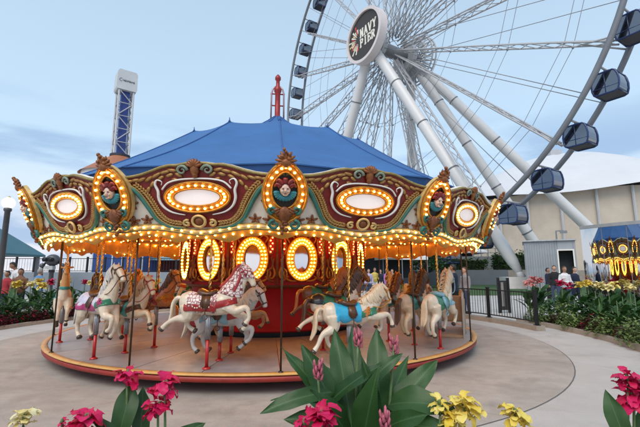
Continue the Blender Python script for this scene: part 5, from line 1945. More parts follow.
def fflower(t, off, px, py, Y, size, m, seed, n=9, tilt=(0, 0)):
    """an open flower head: a short rachis that carries separate petals"""
    r = random.Random(seed)
    c0 = at_y(px, py, Y) - off
    b = MB().tube([c0 + Vector((0, 0, -.55 * size)), c0 + Vector((0, 0, .2 * size))], [.006, .004], 6)
    for i in range(4):
        b.ball(c0 + Vector((r.uniform(-.1, .1) * size, r.uniform(-.1, .1) * size, r.uniform(.0, .35) * size)), (.008, .008, .014), 6, 4)
    rach = b.build('flower', M_STEM, t, True)
    for i in range(n):
        a = i * 2.4 + r.random() * .5
        zc = size * (-.35 + .75 * (i / n))
        c = c0 + Vector((.10 * size * math.cos(a), .10 * size * math.sin(a), zc))
        for j in range(2):
            aa = a + (j - .5) * 1.3
            el = R_(r.uniform(-10, 75))
            d = Vector((math.cos(aa) * math.cos(el), math.sin(aa) * math.cos(el), math.sin(el)))
            l = size * r.uniform(.62, .92)
            me = leaf_mesh((.66, .82)[j], (.65, 1.0, 1.4)[i % 3], .2, .11, (i * 2 + j) % 7, m, 'petal')
            put_leaf(me, 'petal', c, c + d * l, Vector((0, 0, 1)) + d * .2, rach, Vector())
def fplant(name, px, Y, label):
    p = at_y(px, 427, Y); p.z = .2
    t = empty(name, p)
    tag(t, label, 'plant', 'cannas in the foreground planter')
    return t, p
# the leafy canna in the middle
t, off = fplant('canna_plant', 360, 2.35, 'large leafy green canna with closed pink buds in the foreground')
for i, (bx, by, tx, ty, w, y1, dr) in enumerate((
        (345, 425, 290, 350, .085, 2.30, .35), (352, 428, 336, 333, .12, 2.42, .20), (360, 428, 352, 329, .10, 2.50, .25), (345, 432, 310, 352, .11, 2.25, .35),
        (362, 392, 392, 355, .07, 2.22, .55), (380, 430, 377, 332, .13, 2.45, .22), (385, 425, 431, 360, .12, 2.32, .40), (388, 405, 443, 398, .13, 2.10, .70),
        (390, 428, 436, 420, .12, 2.05, .60), (335, 392, 268, 401, .08, 2.12, .60), (340, 400, 274, 392, .07, 2.25, .60), (362, 450, 371, 384, .13, 2.05, .25),
        (380, 425, 368, 368, .055, 2.12, .30), (330, 402, 367, 366, .07, 2.15, .45), (350, 445, 338, 398, .12, 2.00, .40), (395, 440, 418, 385, .10, 2.35, .35),
        (372, 440, 400, 408, .11, 2.0, .45), (345, 430, 300, 412, .10, 2.15, .6), (366, 440, 352, 372, .09, 2.55, .3), (375, 440, 408, 352, .08, 2.6, .3))):
    fleaf(t, off, bx, by, tx, ty, 2.30, y1, w, i % 4, dr)
for i in range(9):
    r2 = random.Random(i + 50)
    bx = 362 + r2.uniform(-14, 14)
    a_ = -1.0 + 2.0 * i / 8
    fleaf(t, off, bx, 428, 362 + 62 * math.sin(a_) + r2.uniform(-6, 6), 428 - 78 * math.cos(a_) * r2.uniform(.75, 1.0), 2.45, 2.5 + .15 * r2.random(), .085 + .03 * r2.random(), i % 4, .3 + .3 * r2.random())
fstem(t, off, [(352, 480, 2.3), (355, 420, 2.32), (358, 345, 2.34)], .011)
fstem(t, off, [(378, 480, 2.3), (388, 420, 2.3), (394, 345, 2.32)], .012)
fstem(t, off, [(330, 480, 2.2), (322, 420, 2.2), (318, 378, 2.2)], .010)
b = MB()
rq = random.Random(4)
for (px, py, Y, k) in ((358, 341, 2.34, 9), (318, 373, 2.2, 10), (394, 347, 2.32, 6), (385, 424, 2.0, 8)):
    c0 = at_y(px, py, Y) - off
    b.tube([c0 + Vector((0, 0, -.05)), c0 + Vector((0, 0, .03))], .004, 5)
    for i in range(k + 4):
        a = i * 2.4; zz = -.045 + .085 * i / (k + 4)
        tip = c0 + Vector((.020 * math.cos(a), .020 * math.sin(a), zz + .022))
        b.tube([c0 + Vector((0, 0, zz)), tip - Vector((0, 0, .008)), tip + Vector((.004 * math.cos(a), .004 * math.sin(a), .016)), tip + Vector((.004 * math.cos(a), .004 * math.sin(a), .026))], [.003, .0085, .007, .001], 6)
tag(b.build('buds', mat('pink_bud', (0.42, 0.10, 0.14), 0.5, 0, 0.4, 40), t, True), kind='stuff')
def flowering(px, specs, Y, m, label, leaves=()):
    t, off = fplant('canna_plant', px, Y, label)
    for (fx, fy, size, n) in specs:
        fflower(t, off, fx, fy, Y, size, m, int(fx * 3 + fy), n)
        fstem(t, off, [(fx + (px - fx) * .5, 500, Y), (fx, 455, Y), (fx, fy + 8, Y)], .010)
    for i, lf in enumerate(leaves):
        fleaf(t, off, *lf, seed=i % 4)
flowering(22, [(24, 419, .085, 9)], 2.1, M_PALEY, 'pale yellow canna flower in the foreground planter')
flowering(88, [(86, 423, .105, 9), (62, 424, .04, 4)], 2.0, M_MAGENTA, 'low magenta canna flower beside the pale yellow one')
flowering(128, [(127, 377, .095, 8)], 2.25, M_MAGENTA, 'magenta canna flower above a big upright leaf', [(118, 440, 131, 386, 2.2, 2.25, .10), (140, 445, 143, 393, 2.3, 2.32, .08), (122, 450, 100, 420, 2.1, 2.0, .07)])
flowering(163, [(165, 386, .095, 9), (158, 406, .11, 10)], 2.2, M_MAGENTA, 'tall double magenta canna spike beside the upright leaf', [(165, 450, 190, 424, 2.2, 2.1, .07)])
flowering(318, [(322, 419, .11, 11), (303, 424, .06, 6)], 1.95, M_MAGENTA, 'magenta canna flower below the leafy green canna')
flowering(458, [(464, 408, .12, 12), (440, 407, .075, 7), (452, 422, .09, 8)], 2.1, M_YELLOW, 'broad yellow canna cluster with several heads in the foreground planter')
flowering(515, [(515, 415, .095, 10)], 2.15, M_YELLOW, 'single yellow canna spike in the foreground planter')
flowering(632, [(628, 379, .09, 8), (634, 398, .115, 11), (642, 385, .07, 7)], 2.15, M_MAGENTA, 'tall magenta canna with two heads and an upright leaf', [(628, 450, 611, 399, 2.1, 2.1, .08), (640, 450, 650, 405, 2.2, 2.2, .09)])
# ------------------------------------------------------------------ fence and kerb beside the exit path
def arc_kerb(r0, r1, a0, a1, h, name, label):
    b = MB(); vs, fs = [], []
    n = max(4, int(abs(a1 - a0) / 2))
    for k in range(n + 1):
        a = a0 + (a1 - a0) * k / n
        vs += [pol(r0, a, 0.0), pol(r0 + .012, a, h), pol(r1, a, h), pol(r1, a, 0.0)]
    for k in range(n):
        for j in range(3):
            fs.append((k * 4 + j, k * 4 + j + 1, (k + 1) * 4 + j + 1, (k + 1) * 4 + j))
    fs += [(0, 3, 2, 1), (n * 4, n * 4 + 1, n * 4 + 2, n * 4 + 3)]
    return tag(b.add(vs, fs).build(name, M_CURB, None, False, True), label, None, None, 'structure')
RF = 7.0
arc_kerb(RF - .12, RF + .14, 96, 158, .13, 'kerb', 'brown concrete kerb under the black fence')
M_FENCE = mat('black_fence_paint', (0.014, 0.014, 0.016), 0.4, 0.1, 0.2, 10)
def fence_panel(a0, a1, label, last):
    c = pol(RF, a0)
    t = empty('fence_panel', c)
    tag(t, label, 'fence', 'black picket fence panels')
    def q(a, z): return pol(RF, a, z) - c
    for a in ((a0, a1) if last else (a0,)):
        b = MB().box(q(a, .58), (.075, .075, .92), R_(a)); b.box(q(a, 1.055), (.095, .095, .025), R_(a)); b.box(q(a, .14), (.13, .13, .02), R_(a))
        b.build('post', M_FENCE, t)
    for z in (.22, .98):
        b = MB(); n = 6
        for k in range(n):
            b.bar(q(a0 + (a1 - a0) * k / n, z), q(a0 + (a1 - a0) * (k + 1) / n, z), .028, .032)
        b.build('rail', M_FENCE, t)
    npk = max(3, int(abs(a1 - a0) * RF * PI / 180 / .105))
    pm = None
    for k in range(1, npk):
        a = a0 + (a1 - a0) * k / npk
        if pm is None:
            b = MB().tube([(0, 0, .22), (0, 0, 1.0)], .0085, 6)
            o = b.build('picket', M_FENCE, t); pm = o.data
        else:
            o = link('picket', pm, t)
        o.location = q(a, 0)
fence_panel(97, 112.5, 'black picket fence panel nearest the flower bed and path', False)
fence_panel(112.5, 128, 'black picket fence panel in the middle, beside the black gate board', False)
fence_panel(128, 143, 'black picket fence panel curving behind the chariot', False)
fence_panel(143, 158, 'black picket fence panel curving behind the carousel drum', True)
# black gate board behind the fence
p = on_z(505, 313)
t = empty('gate_board', p, R_(8)); tag(t, 'tall black framed gate board standing behind the picket fence', 'gate')
for x in (-.20, .20):
    MB().box((x, 0, .66), (.08, .08, 1.32)).build('gate_post', M_FENCE, t)
MB().box((0, .0, .66), (.30, .05, 1.1)).build('board', mat('dark_board', (0.03, 0.028, 0.026), 0.35, 0, 0.2, 4), t)
MB().box((-.06, -.03, .70), (.10, .012, .9)).build('strip', mat('grey_strip', (0.25, 0.24, 0.23), 0.4), t)

# ------------------------------------------------------------------ people
_pbody = {}
def person_body(pose):
    if pose in _pbody:
        return _pbody[pose]
    mb = MB()
    # torso, neck, head
    sect(mb, [(0, 0, .90, .155, .11), (0, 0, .98, .165, .12), (0, 0, 1.10, .14, .10), (0.0, 0, 1.25, .165, .12), (0, 0, 1.38, .18, .115), (0, 0, 1.45, .12, .08), (0, 0, 1.49, .06, .06)], 14)
    mb.tube([(0, 0, 1.44), (.015, 0, 1.56)], [.058, .055], 10)
    mb.ball((.02, 0, 1.645), (.098, .077, .118), 14, 10)
    mb.ball((.07, 0, 1.585), (.04, .045, .045), 10, 6)
    mb.ball((.122, 0, 1.63), (.018, .014, .024), 8, 6)
    mb.ball((.105, 0, 1.585), (.014, .026, .012), 8, 6)
    for sy in (-1, 1):
        mb.ball((.015, sy * .08, 1.64), (.022, .012, .032), 8, 6)
        if pose == 'stand':
            leg_ = [(0, sy * .09, .93), (.01, sy * .10, .50), (-.01, sy * .105, .10), (-.02, sy * .105, .05)]
        else:
            leg_ = [(0, sy * .09, .93), (.06 * sy, sy * .10, .50), (.10 * sy - .02, sy * .105, .10), (.10 * sy - .03, sy * .105, .05)]
        limb(mb, leg_, [.105, .062, .045, .045], 10)
        fx = leg_[-1][0]
        sect(mb, [(fx - .07, sy * .105, .04, .035, .035), (fx, sy * .105, .045, .042, .042), (fx + .12, sy * .115, .03, .045, .028), (fx + .18, sy * .115, .025, .03, .018)], 8)
        if pose == 'bent' or (pose == 'half' and sy > 0):
            arm = [(0, sy * .165, 1.40), (.0, sy * .23, 1.16), (.16, sy * .20, 1.04), (.26, sy * .10, 1.12)]
        elif pose == 'lean':
            arm = [(0, sy * .165, 1.40), (.14, sy * .22, 1.20), (.34, sy * .18, 1.12), (.44, sy * .14, 1.12)]
        else:
            arm = [(0, sy * .165, 1.40), (.0, sy * .225, 1.15), (.05, sy * .235, .92), (.07, sy * .235, .86)]
        limb(mb, arm, [.062, .045, .032, .034], 9)
        h = Vector(arm[-1]); d = (h - Vector(arm[-2])).normalized()
        s1 = Vector((0, 1, 0)).cross(d).normalized()
        for k in range(4):                       # fingers
            o = h + s1 * (.024 - .016 * k)
            l = (.068, .08, .074, .056)[k]
            mb.tube([o, o + d * l * .6, o + d * l * .95 + Vector((.012, -sy * .012, 0))], [.0125, .0115, .009], 6)
        mb.tube([h - d * .01 + s1 * .02, h + d * .03 + s1 * .05 + Vector((.005, 0, 0)), h + d * .055 + s1 * .055], [.014, .013, .010], 6)
    if pose == 'lean':
        c, s = math.cos(R_(28)), math.sin(R_(28))
        def f(v):
            if v.z > .93:
                dz = v.z - .93
                return Vector((v.x * c + dz * s, v.y, .93 + dz * c - v.x * s))
            return v
        mb.map(f)
    me = fuse(mb, .016, 3)
    _pbody[pose] = me
    return me
SKIN = {'a': mat('skin_light', (0.50, 0.29, 0.20), 0.5, 0, 0.08, 20), 'b': mat('skin_tan', (0.34, 0.18, 0.11), 0.5, 0, 0.08, 20)}
HAIR = {'dark': mat('hair_dark', (0.018, 0.012, 0.009), 0.5, 0, 0.3, 60), 'brown': mat('hair_brown', (0.07, 0.035, 0.018), 0.5, 0, 0.3, 60), 'grey': mat('hair_grey', (0.32, 0.30, 0.28), 0.5, 0, 0.3, 60)}
def cloth(name, col): return mat('cloth_' + name, col, 0.85, 0, 0.15, 9, 0.3, 50)
def person(label, loc, rz, pose, top, bottom, hair, skin='a', h=1.75, sleeves=True, skirt=False, lng=False, extra=None):
    t = empty('person', loc, rz)
    tag(t, label, 'person')
    sc = h / 1.765
    t.scale = (sc, sc, sc)
    me0 = person_body(pose)
    k = ('pbody', pose, skin)
    if k not in _parts:
        me = me0.copy(); me.materials.clear(); me.materials.append(SKIN[skin]); _parts[k] = me
    link('body', _parts[k], t)
    ln = pose == 'lean'
    def un(c):
        if ln and c.z > .93:
            cs, sn = math.cos(R_(28)), math.sin(R_(28))
            X, Z = c.x, c.z - .93
            return Vector((X * cs - Z * sn, c.y, .93 + X * sn + Z * cs))
        return c
    def hairp(c, n):
        c = un(c)
        if c.z < (1.46 if lng else 1.585): return False
        return c.z > (1.725 if c.x > .04 else 1.69) or c.x < .015 - (0.02 if lng and c.z < 1.6 else 0) and abs(c.y) < .13
    def topp(c, n):
        c = un(c)
        if c.z > 1.475 or c.z < .88: return False
        if abs(c.y) > .19 or c.x > .17:
            return sleeves or c.z > 1.22
        return True
    def botp(c, n):
        c = un(c)
        return .075 < c.z < .93 and abs(c.y) < .215 and (c.z > .5 if skirt else True)
    def shoep(c, n): return c.z < .085
    hpart(('hair', pose, lng), lambda: shell(me0, hairp, .016, 'hair'), 'hair', HAIR[hair], t)
    hpart(('top', pose, sleeves), lambda: shell(me0, topp, .012, 'top'), 'shirt', top, t)
    hpart(('bot', pose, skirt), lambda: shell(me0, botp, .011, 'bot'), 'trousers', bottom, t)
    hpart(('shoe', pose), lambda: shell(me0, shoep, .008, 'shoe'), 'shoes', cloth('black', (0.015, 0.015, 0.017)), t)
    tag(t.children[-1], kind='stuff')
    return t
DENIM = cloth('denim', (0.05, 0.075, 0.13)); NAVYC = cloth('navy', (0.012, 0.018, 0.045)); WHITEC = cloth('white', (0.70, 0.70, 0.70)); BLUEC = cloth('blue', (0.13, 0.27, 0.48))
PURPLE = cloth('pink_purple', (0.42, 0.14, 0.36)); YELC = cloth('yellow', (0.58, 0.45, 0.10)); GREYC = cloth('grey', (0.22, 0.22, 0.24)); BLKC = cloth('black', (0.015, 0.015, 0.017)); REDC = cloth('red', (0.36, 0.03, 0.04)); LAVC = cloth('lavender', (0.40, 0.38, 0.55))
PATT = cloth('brown_pattern', (0.24, 0.12, 0.07))
def stand(px, depth, z=0.0):
    p = at_y(px, 290, depth); p.z = z
    return p
person('person in a navy jacket standing between the carousel and the black fence', on_z(456, 319), R_(150), 'half', NAVYC, BLKC, 'dark', 'b', 1.80)
person('person in grey shirt beside the one in the navy jacket', on_z(467, 314), R_(200), 'stand', GREYC, DENIM, 'brown', 'a', 1.72)
person('person in a white shirt leaning forward behind the left flower bed', stand(22, 14.5, .14), R_(-120), 'lean', WHITEC, NAVYC, 'dark', 'b', 1.86)
person('person with long dark hair in a brown patterned top behind the yellow cannas', stand(19, 13.2, .0), R_(-70), 'bent', PATT, DENIM, 'dark', 'b', 1.66, lng=True)
person('person in a blue sleeveless top with grey hair, turned away behind the left bed', stand(38, 14.2, .0), R_(75), 'bent', BLUEC, GREYC, 'grey', 'a', 1.68, sleeves=False)
person('person in dark red standing at the lamp post', stand(6, 13.6, .0), R_(-100), 'stand', REDC, NAVYC, 'dark', 'b', 1.58)
for i, (px, dp, cl, bt, hr, ps, h, lb) in enumerate((
        (369, 23, LAVC, DENIM, 'dark', 'stand', 1.72, 'person in a lavender shirt in the group behind the carousel'),
        (375, 24, YELC, WHITEC, 'brown', 'bent', 1.80, 'person in a yellow shirt in the group behind the carousel'),
        (381, 24, NAVYC, DENIM, 'dark', 'half', 1.70, 'person in a navy shirt in the group behind the carousel'),
        (387, 22, PURPLE, BLKC, 'brown', 'stand', 1.74, 'person in a pink top in the group behind the carousel'),
        (393, 25, GREYC, NAVYC, 'dark', 'bent', 1.72, 'person in a grey shirt in the group behind the carousel'),
        (549, 19, NAVYC, BLKC, 'dark', 'stand', 1.74, 'person in dark navy standing in front of the corrugated shed'),
        (556, 18, BLKC, DENIM, 'brown', 'half', 1.84, 'person in a black top holding something in front of the corrugated shed'),
        (566, 16.5, WHITEC, DENIM, 'brown', 'bent', 1.78, 'person with tied-up brown hair in a pale top beside the mirrored wall'),
        (576, 17, NAVYC, NAVYC, 'dark', 'bent', 1.76, 'person in dark clothes with arms folded at the edge of the mirrored wall'),
        (170, 30, REDC, DENIM, 'dark', 'stand', 1.75, 'person in red at the pale blue stall'),
        (186, 29, WHITEC, NAVYC, 'brown', 'bent', 1.70, 'person in white at the pale blue stall'))):
    person(lb, stand(px, dp), R_(-90 + 50 * math.sin(i * 2.7)), ps, cl, bt, hr, 'ab'[i % 2], h)

# ------------------------------------------------------------------ mirrored curved wall on the right
O_ = Vector((12.6, 13.5, 0)); RM = 4.2
M_MIRW = mat('mirrored_facade_glass', (0.62, 0.66, 0.68), 0.03, 1.0, 0)
t = empty('mirrored_pavilion', O_); tag(t, 'curved mirrored glass pavilion reflecting the carousel, behind the right flower bed', 'pavilion')
a_st, a_en, npan = -165.0, -20.0, 16
MH = 2.92
for k in range(npan):
    a0 = a_st + (a_en - a_st) * k / npan; a1 = a_st + (a_en - a_st) * (k + 1) / npan
    vs, fs = [], []
    ns = 10
    for j in range(ns + 1):
        # bearings run the other way round: local angle measured like math angles
        a = R_(a0 + (a1 - a0) * j / ns)
        c, s = math.cos(a), math.sin(a)
        for z in (.12, MH):
            vs.append((RM * c, RM * s, z))
    fs = [(2 * j, 2 * j + 1, 2 * j + 3, 2 * j + 2) for j in range(ns)]
    b = MB().add(vs, fs)
    b.add([(v[0] * .985, v[1] * .985, v[2]) for v in vs], [tuple(reversed(f)) for f in fs])
    b.build('glass_panel', M_MIRW, t, True)
    if k:
        b = MB().bar((RM * math.cos(R_(a0)) * 1.001, RM * math.sin(R_(a0)) * 1.001, .1), (RM * math.cos(R_(a0)) * 1.001, RM * math.sin(R_(a0)) * 1.001, MH), .012)
        b.build('mullion', M_STEELR, t)
b = MB()
ns = 80
for z0, z1, ro in ((0.0, .125, RM + .02), (MH - .002, MH + .10, RM + .03)):
    o = len(b.v)
    vs, fs = [], []
    for j in range(ns + 1):
        a = R_(a_st + (a_en - a_st) * j / ns)
        c, s = math.cos(a), math.sin(a)
        vs += [(ro * c, ro * s, z0), (ro * c, ro * s, z1), ((RM - .2) * c, (RM - .2) * s, z1), ((RM - .2) * c, (RM - .2) * s, z0)]
    for j in range(ns):
        for q in range(4):
            fs.append((4 * j + q, 4 * j + (q + 1) % 4, 4 * j + 4 + (q + 1) % 4, 4 * j + 4 + q))
    b.add(vs, fs)
b.build('trim_band', mat('grey_trim', (0.35, 0.36, 0.36), 0.5, 0.2), t, False, True)

# ------------------------------------------------------------------ corrugated shed
p0 = at_y(527, 285, 33); p1 = at_y(579, 285, 33)
shed = empty('shed', Vector((p0.x, 33, 0)), -math.atan2(p0.x, 33)); tag(shed, 'grey corrugated metal shed with a dark doorway, beside the wheel leg', 'shed')
SW = p0.length * math.tan(math.atan2(p1.x, 33) - math.atan2(p0.x, 33)); SH = at_y(527, 242, 33).z
b = MB(); vs, fs = [], []
n = 120
for k in range(n + 1):
    x = SW * k / n
    y = .035 * (1 if (k % 6) in (1, 2) else 0)
    vs += [(x, -y, 0), (x, -y, SH)]
fs = [(2 * k, 2 * k + 2, 2 * k + 3, 2 * k + 1) for k in range(n) if not (.66 < (k + .5) / n < .96)]
b.add(vs, fs)
vs2 = [(SW * .66, -.0, SH * .80), (SW * .66, 0, SH), (SW * .96, 0, SH), (SW * .96, 0, SH * .80)]
b.add(vs2, [(0, 3, 2, 1)])
b.build('front_wall', mat('grey_corrugated_steel', (0.33, 0.35, 0.38), 0.45, 0.3, 0.1, 0.8), shed)
b = MB(); b.box((0.0, 2.5, SH / 2), (.05, 4.98, SH)); b.box((SW, 2.5, SH / 2), (.05, 4.98, SH)); b.box((SW / 2, 5.0, SH / 2), (SW, .05, SH))
b.build('side_walls', _mats['grey_corrugated_steel'], shed)
MB().box((SW / 2, 2.45, SH + .06), (SW + .2, 5.3, .10)).build('roof', mat('shed_roof', (0.45, 0.47, 0.50), 0.5, 0.2), shed)
for x in (.66, .96):
    MB().box((SW * x, -.05, SH * .40), (.10, .09, SH * .80)).build('door_frame', M_WHITE, shed)
MB().box((SW * .81, -.05, SH * .80 + .05), (SW * .30 + .1, .09, .10)).build('door_lintel', M_WHITE, shed)
MB().box((SW * .81, 1.2, SH * .4), (SW * .30, .05, SH * .8)).build('inner_door', mat('dark_interior', (0.04, 0.045, 0.05), 0.6), shed)
b = MB().tube([(SW * .66, -.4, SH + .12), (SW * .66, -.4, SH + .8), (SW * .80, -.4, SH + .8)], .06, 6); b.box((SW * .80, -.4, SH + .7), (.5, .3, .2))
b.build('flood_light', M_STEELR, shed)

# ------------------------------------------------------------------ big white tensile roof
dc = at_y(570, 272, 100); dc.z = 0
dome = empty('stage_tent', dc); tag(dome, 'huge white tensile tent roof with pale walls behind the ferris wheel legs', 'tent')
zt = at_y(570, 157, 100).z; ze = at_y(588, 208, 100).z
DRX = 32.0
vs, fs = [], []
na, nr = 96, 14
for i in range(nr + 1):
    q = i / nr
    for k in range(na):
        a = 2 * PI * k / na
        edge = ze - .6 + .8 * math.cos(a * 5 + 1.2)
        r = DRX * q
        z = zt - (zt - edge) * (q ** 1.75) + .5 * math.cos(a * 16) * q * (1 - q)
        vs.append((r * math.cos(a), r * math.sin(a), z))
for i in range(nr):
    for k in range(na):
        k2 = (k + 1) % na
        fs.append((i * na + k, i * na + k2, (i + 1) * na + k2, (i + 1) * na + k))
b = MB().add(vs, fs)
b.build('roof_membrane', mat('white_membrane', (0.62, 0.63, 0.65), 0.6, 0, 0.04, 0.2), dome, True)
b = MB().lathe([(DRX * .93, 0), (DRX * .93, ze - .5)], 64)
b.build('wall', mat('beige_curtain', (0.50, 0.44, 0.36), 0.8, 0, 0.1, 0.3), dome)
for k in range(32):
    a = 360 / 32 * k
    b = MB().tube([(DRX * .945 * math.cos(R_(a)), DRX * .945 * math.sin(R_(a)), 0), (DRX * .945 * math.cos(R_(a)), DRX * .945 * math.sin(R_(a)), ze - .6)], .25, 6)
    b.build('mast', M_STEELW, dome)
b = MB().box((-1.5, 0, zt + .6), (3.0, 3.0, 2.0)); b.build('vent_box', M_STEELW, dome)

# ------------------------------------------------------------------ lawn, walls, terraces to the right of the drum
def slab(name, x0, x1, y0, y1, z0, z1, m, label=None, cat=None, kind=None):
    o = MB().box(((x0 + x1) / 2, (y0 + y1) / 2, (z0 + z1) / 2), (x1 - x0, y1 - y0, z1 - z0)).build(name, m)
    return tag(o, label, cat, None, kind)
M_GRASS = mat('lawn_grass', (0.045, 0.10, 0.025), 0.9, 0, 0.3, 1.5, 0.6, 60)
g = MB().add([(5, 25.5, .012), (30, 25.5, .012), (33, 46, .012), (4, 46, .012)], [(0, 1, 2, 3)])
tag(g.build('lawn', M_GRASS), 'strip of green lawn behind the black fence', None, None, 'structure')
M_GREYW = mat('grey_wall_paint', (0.16, 0.18, 0.20), 0.7, 0, 0.1, 0.8)
slab('terrace_wall', 6.0, 22.5, 46, 46.6, 0, 1.75, M_GREYW, 'dark grey retaining wall at the end of the lawn', 'wall')
slab('terrace_ground', 5.5, 34.0, 46.6, 70, 0, 1.72, M_CURB, 'raised terrace behind the grey retaining wall', None, 'structure')
# hedges as separate leafy masses
M_HEDGE = leaf_material('hedge_leaf', (0.03, 0.075, 0.015), (0.09, 0.15, 0.03), (0, 0, 0), veins=False)
def hedge(x, y, z, lx, ly, h, label, n=1500, ls=.28, m=None, name='hedge', seed=0):
    r = random.Random(int(x * 10 + y) + seed)
    t = empty(name, (x, y, z)); tag(t, label, 'hedge' if name == 'hedge' else 'tree')
    mb = MB()
    for i in range(n):
        u, v, w = r.uniform(-1, 1), r.uniform(-1, 1), r.random() ** .6
        top = h * (.75 + .25 * math.sin(u * 7 + seed) * math.cos(v * 5 + u * 3))
        c = Vector((u * lx / 2, v * ly / 2 * (1 - .35 * w), top * w))
        a = r.random() * 6.28; el = r.uniform(-.6, 1.0)
        yv = Vector((math.cos(a) * math.cos(el), math.sin(a) * math.cos(el), math.sin(el)))
        xv = yv.cross(Vector((0, 0, 1))).normalized(); zv = xv.cross(yv); l = ls * r.uniform(.6, 1.3)
        mb.add([c, c - xv * l * .4 + yv * l * .5, c + xv * l * .4 + yv * l * .5, c + yv * l], [(0, 2, 3, 1)])
    tag(mb.build('foliage', m or M_HEDGE, t, True), kind='stuff')
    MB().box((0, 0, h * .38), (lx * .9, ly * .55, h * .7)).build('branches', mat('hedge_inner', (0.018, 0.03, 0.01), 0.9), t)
hedge(14.5, 48.2, 1.72, 13, 2.2, 1.6, 'long yellow-green hedge above the grey retaining wall', 4200, .30)
hedge(24.5, 48.6, 1.72, 5, 2.5, 2.6, 'dark green hedge between the wheel leg and the shed', 1600, .34, M_MIDG, seed=3)
# upper terrace with railings
slab('upper_terrace_wall', 8.0, 26.0, 52, 52.5, 1.72, 3.6, mat('mid_grey_wall', (0.20, 0.21, 0.22), 0.7, 0, 0.1, 0.8), 'upper terrace wall with steel railing above the hedge', 'wall')
slab('upper_terrace_ground', 7.5, 30.0, 52.5, 68, 1.72, 3.55, M_CURB, 'upper terrace deck behind the railing', None, 'structure')
t = empty('terrace_railing', (8, 52.2, 3.6)); tag(t, 'steel railing along the edge of the upper terrace', 'railing')
pm = None
for k in range(19):
    if pm is None:
        o = MB().tube([(0, 0, 0), (0, 0, 1.1)], .05, 6).build('post', M_STEELR, t); pm = o.data
    else:
        o = link('post', pm, t)
    o.location = (k, 0, 0)
for z in (.5, 1.1):
    MB().tube([(0, 0, z), (18, 0, z)], .035, 6).build('rail', M_STEELR, t)
def tree(x, y, h, crown, label, seed, m, z=0.0):
    r = random.Random(seed)
    t = empty('tree', (x, y, z)); tag(t, label, 'tree', 'trees beyond the carousel')
    b = MB().tube(smooth_path([(0, 0, 0), (.1, .05, h * .3), (-.05, .1, h * .6), (.05, 0, h * .85)], 3), ease([.16, .12, .08, .03], 3), 7)
    tips = []
    for i in range(9):
        a = i * 2.4; zz = h * (.35 + .05 * i)
        p1 = Vector((math.cos(a) * crown * .6, math.sin(a) * crown * .6, zz + crown * .45)); tips.append(p1)
        b.tube([(0, 0, zz), p1 * .5 + Vector((0, 0, zz * .5 - .05)), p1], [.06, .04, .015], 5)
    tips.append(Vector((0, 0, h * .92)))
    b.build('trunk', mat('bark', (0.07, 0.05, 0.035), 0.9, 0, 0.3, 12, 0.5, 30), t, True)
    mb = MB()
    for p in tips:
        for j in range(150):
            d = Vector((r.gauss(0, 1), r.gauss(0, 1), r.gauss(0, .8))) * crown * .27
            c = p + d
            a = r.random() * 6.28; el = r.uniform(-.8, 1.0)
            yv = Vector((math.cos(a) * math.cos(el), math.sin(a) * math.cos(el), math.sin(el)))
            xv = yv.cross(Vector((0, 0, 1))).normalized(); l = r.uniform(.18, .36)
            mb.add([c, c - xv * l * .4 + yv * l * .5, c + xv * l * .4 + yv * l * .5, c + yv * l], [(0, 2, 3, 1)])
    tag(mb.build('crown', m, t, True), kind='stuff')
tree(at_y(425, 280, 38).x, 38, 4.2, 1.9, 'small green tree behind the carousel poles, beside the retaining wall', 1, M_MIDG)
tree(at_y(441, 280, 42).x, 42, 4.6, 2.0, 'yellow-green young tree next to the small green tree', 2, M_HEDGE)
tree(at_y(411, 280, 44).x, 44, 4.0, 1.7, 'dark green young tree nearest the white market tents', 3, M_MIDG)
# market tents and stalls behind the carousel
def market_tent(px, depth, w, h, top, label, cm, wm=None):
    p = at_y(px, 280, depth); p.z = 0
    t = empty('market_tent', p, R_(10 * math.sin(px))); tag(t, label, 'tent')
    vs = [(-w / 2, -w / 2, h), (w / 2, -w / 2, h), (w / 2, w / 2, h), (-w / 2, w / 2, h), (0, 0, h + top), (-w / 2, -w / 2, h - .3), (w / 2, -w / 2, h - .3), (w / 2, w / 2, h - .3), (-w / 2, w / 2, h - .3)]
    MB().add(vs, [(0, 1, 4), (1, 2, 4), (2, 3, 4), (3, 0, 4), (0, 5, 6, 1), (1, 6, 7, 2), (2, 7, 8, 3), (3, 8, 5, 0)]).build('canopy', cm, t)
    for sx in (-1, 1):
        for sy in (-1, 1):
            MB().tube([(sx * (w / 2 - .06), sy * (w / 2 - .06), 0), (sx * (w / 2 - .06), sy * (w / 2 - .06), h - .02)], .045, 6).build('leg', M_STEELR, t)
    if wm:
        MB().box((0, w / 2 - .1, h * .5), (w - .3, .04, h - .2)).build('back_wall', wm, t)
        MB().box((0, -w / 2 + .5, .5), (w - .6, .6, 1.0)).build('counter', wm, t)
C_WH = mat('white_canvas', (0.74, 0.74, 0.74), 0.7, 0, 0.05, 1); C_PB = mat('pale_blue_canvas', (0.22, 0.40, 0.48), 0.7, 0, 0.1, 1); C_DK = mat('dark_stall_wall', (0.03, 0.035, 0.05), 0.7, 0, 0.2, 2)
market_tent(372, 34, 4.2, 3.0, 1.2, 'white peaked market tent behind the group of people', C_WH, C_DK)
market_tent(398, 36, 4.2, 2.9, 1.2, 'white peaked market tent beside the young trees', C_WH, C_DK)
market_tent(347, 40, 4.5, 3.1, 1.3, 'white peaked market tent half hidden by the red drum', C_WH, C_DK)
market_tent(166, 33, 5.4, 2.75, .8, 'pale blue stall canopy with a dark red back behind the left horses', C_PB, mat('dark_red_stall', (0.16, 0.03, 0.03), 0.7, 0, 0.2, 2))
market_tent(232, 44, 5.0, 3.0, 1.2, 'white tent glimpsed behind the drum', C_WH, C_DK)
market_tent(462, 60, 6.0, 4.6, 1.6, 'white peaked tent above the terrace railing', C_WH, C_DK)
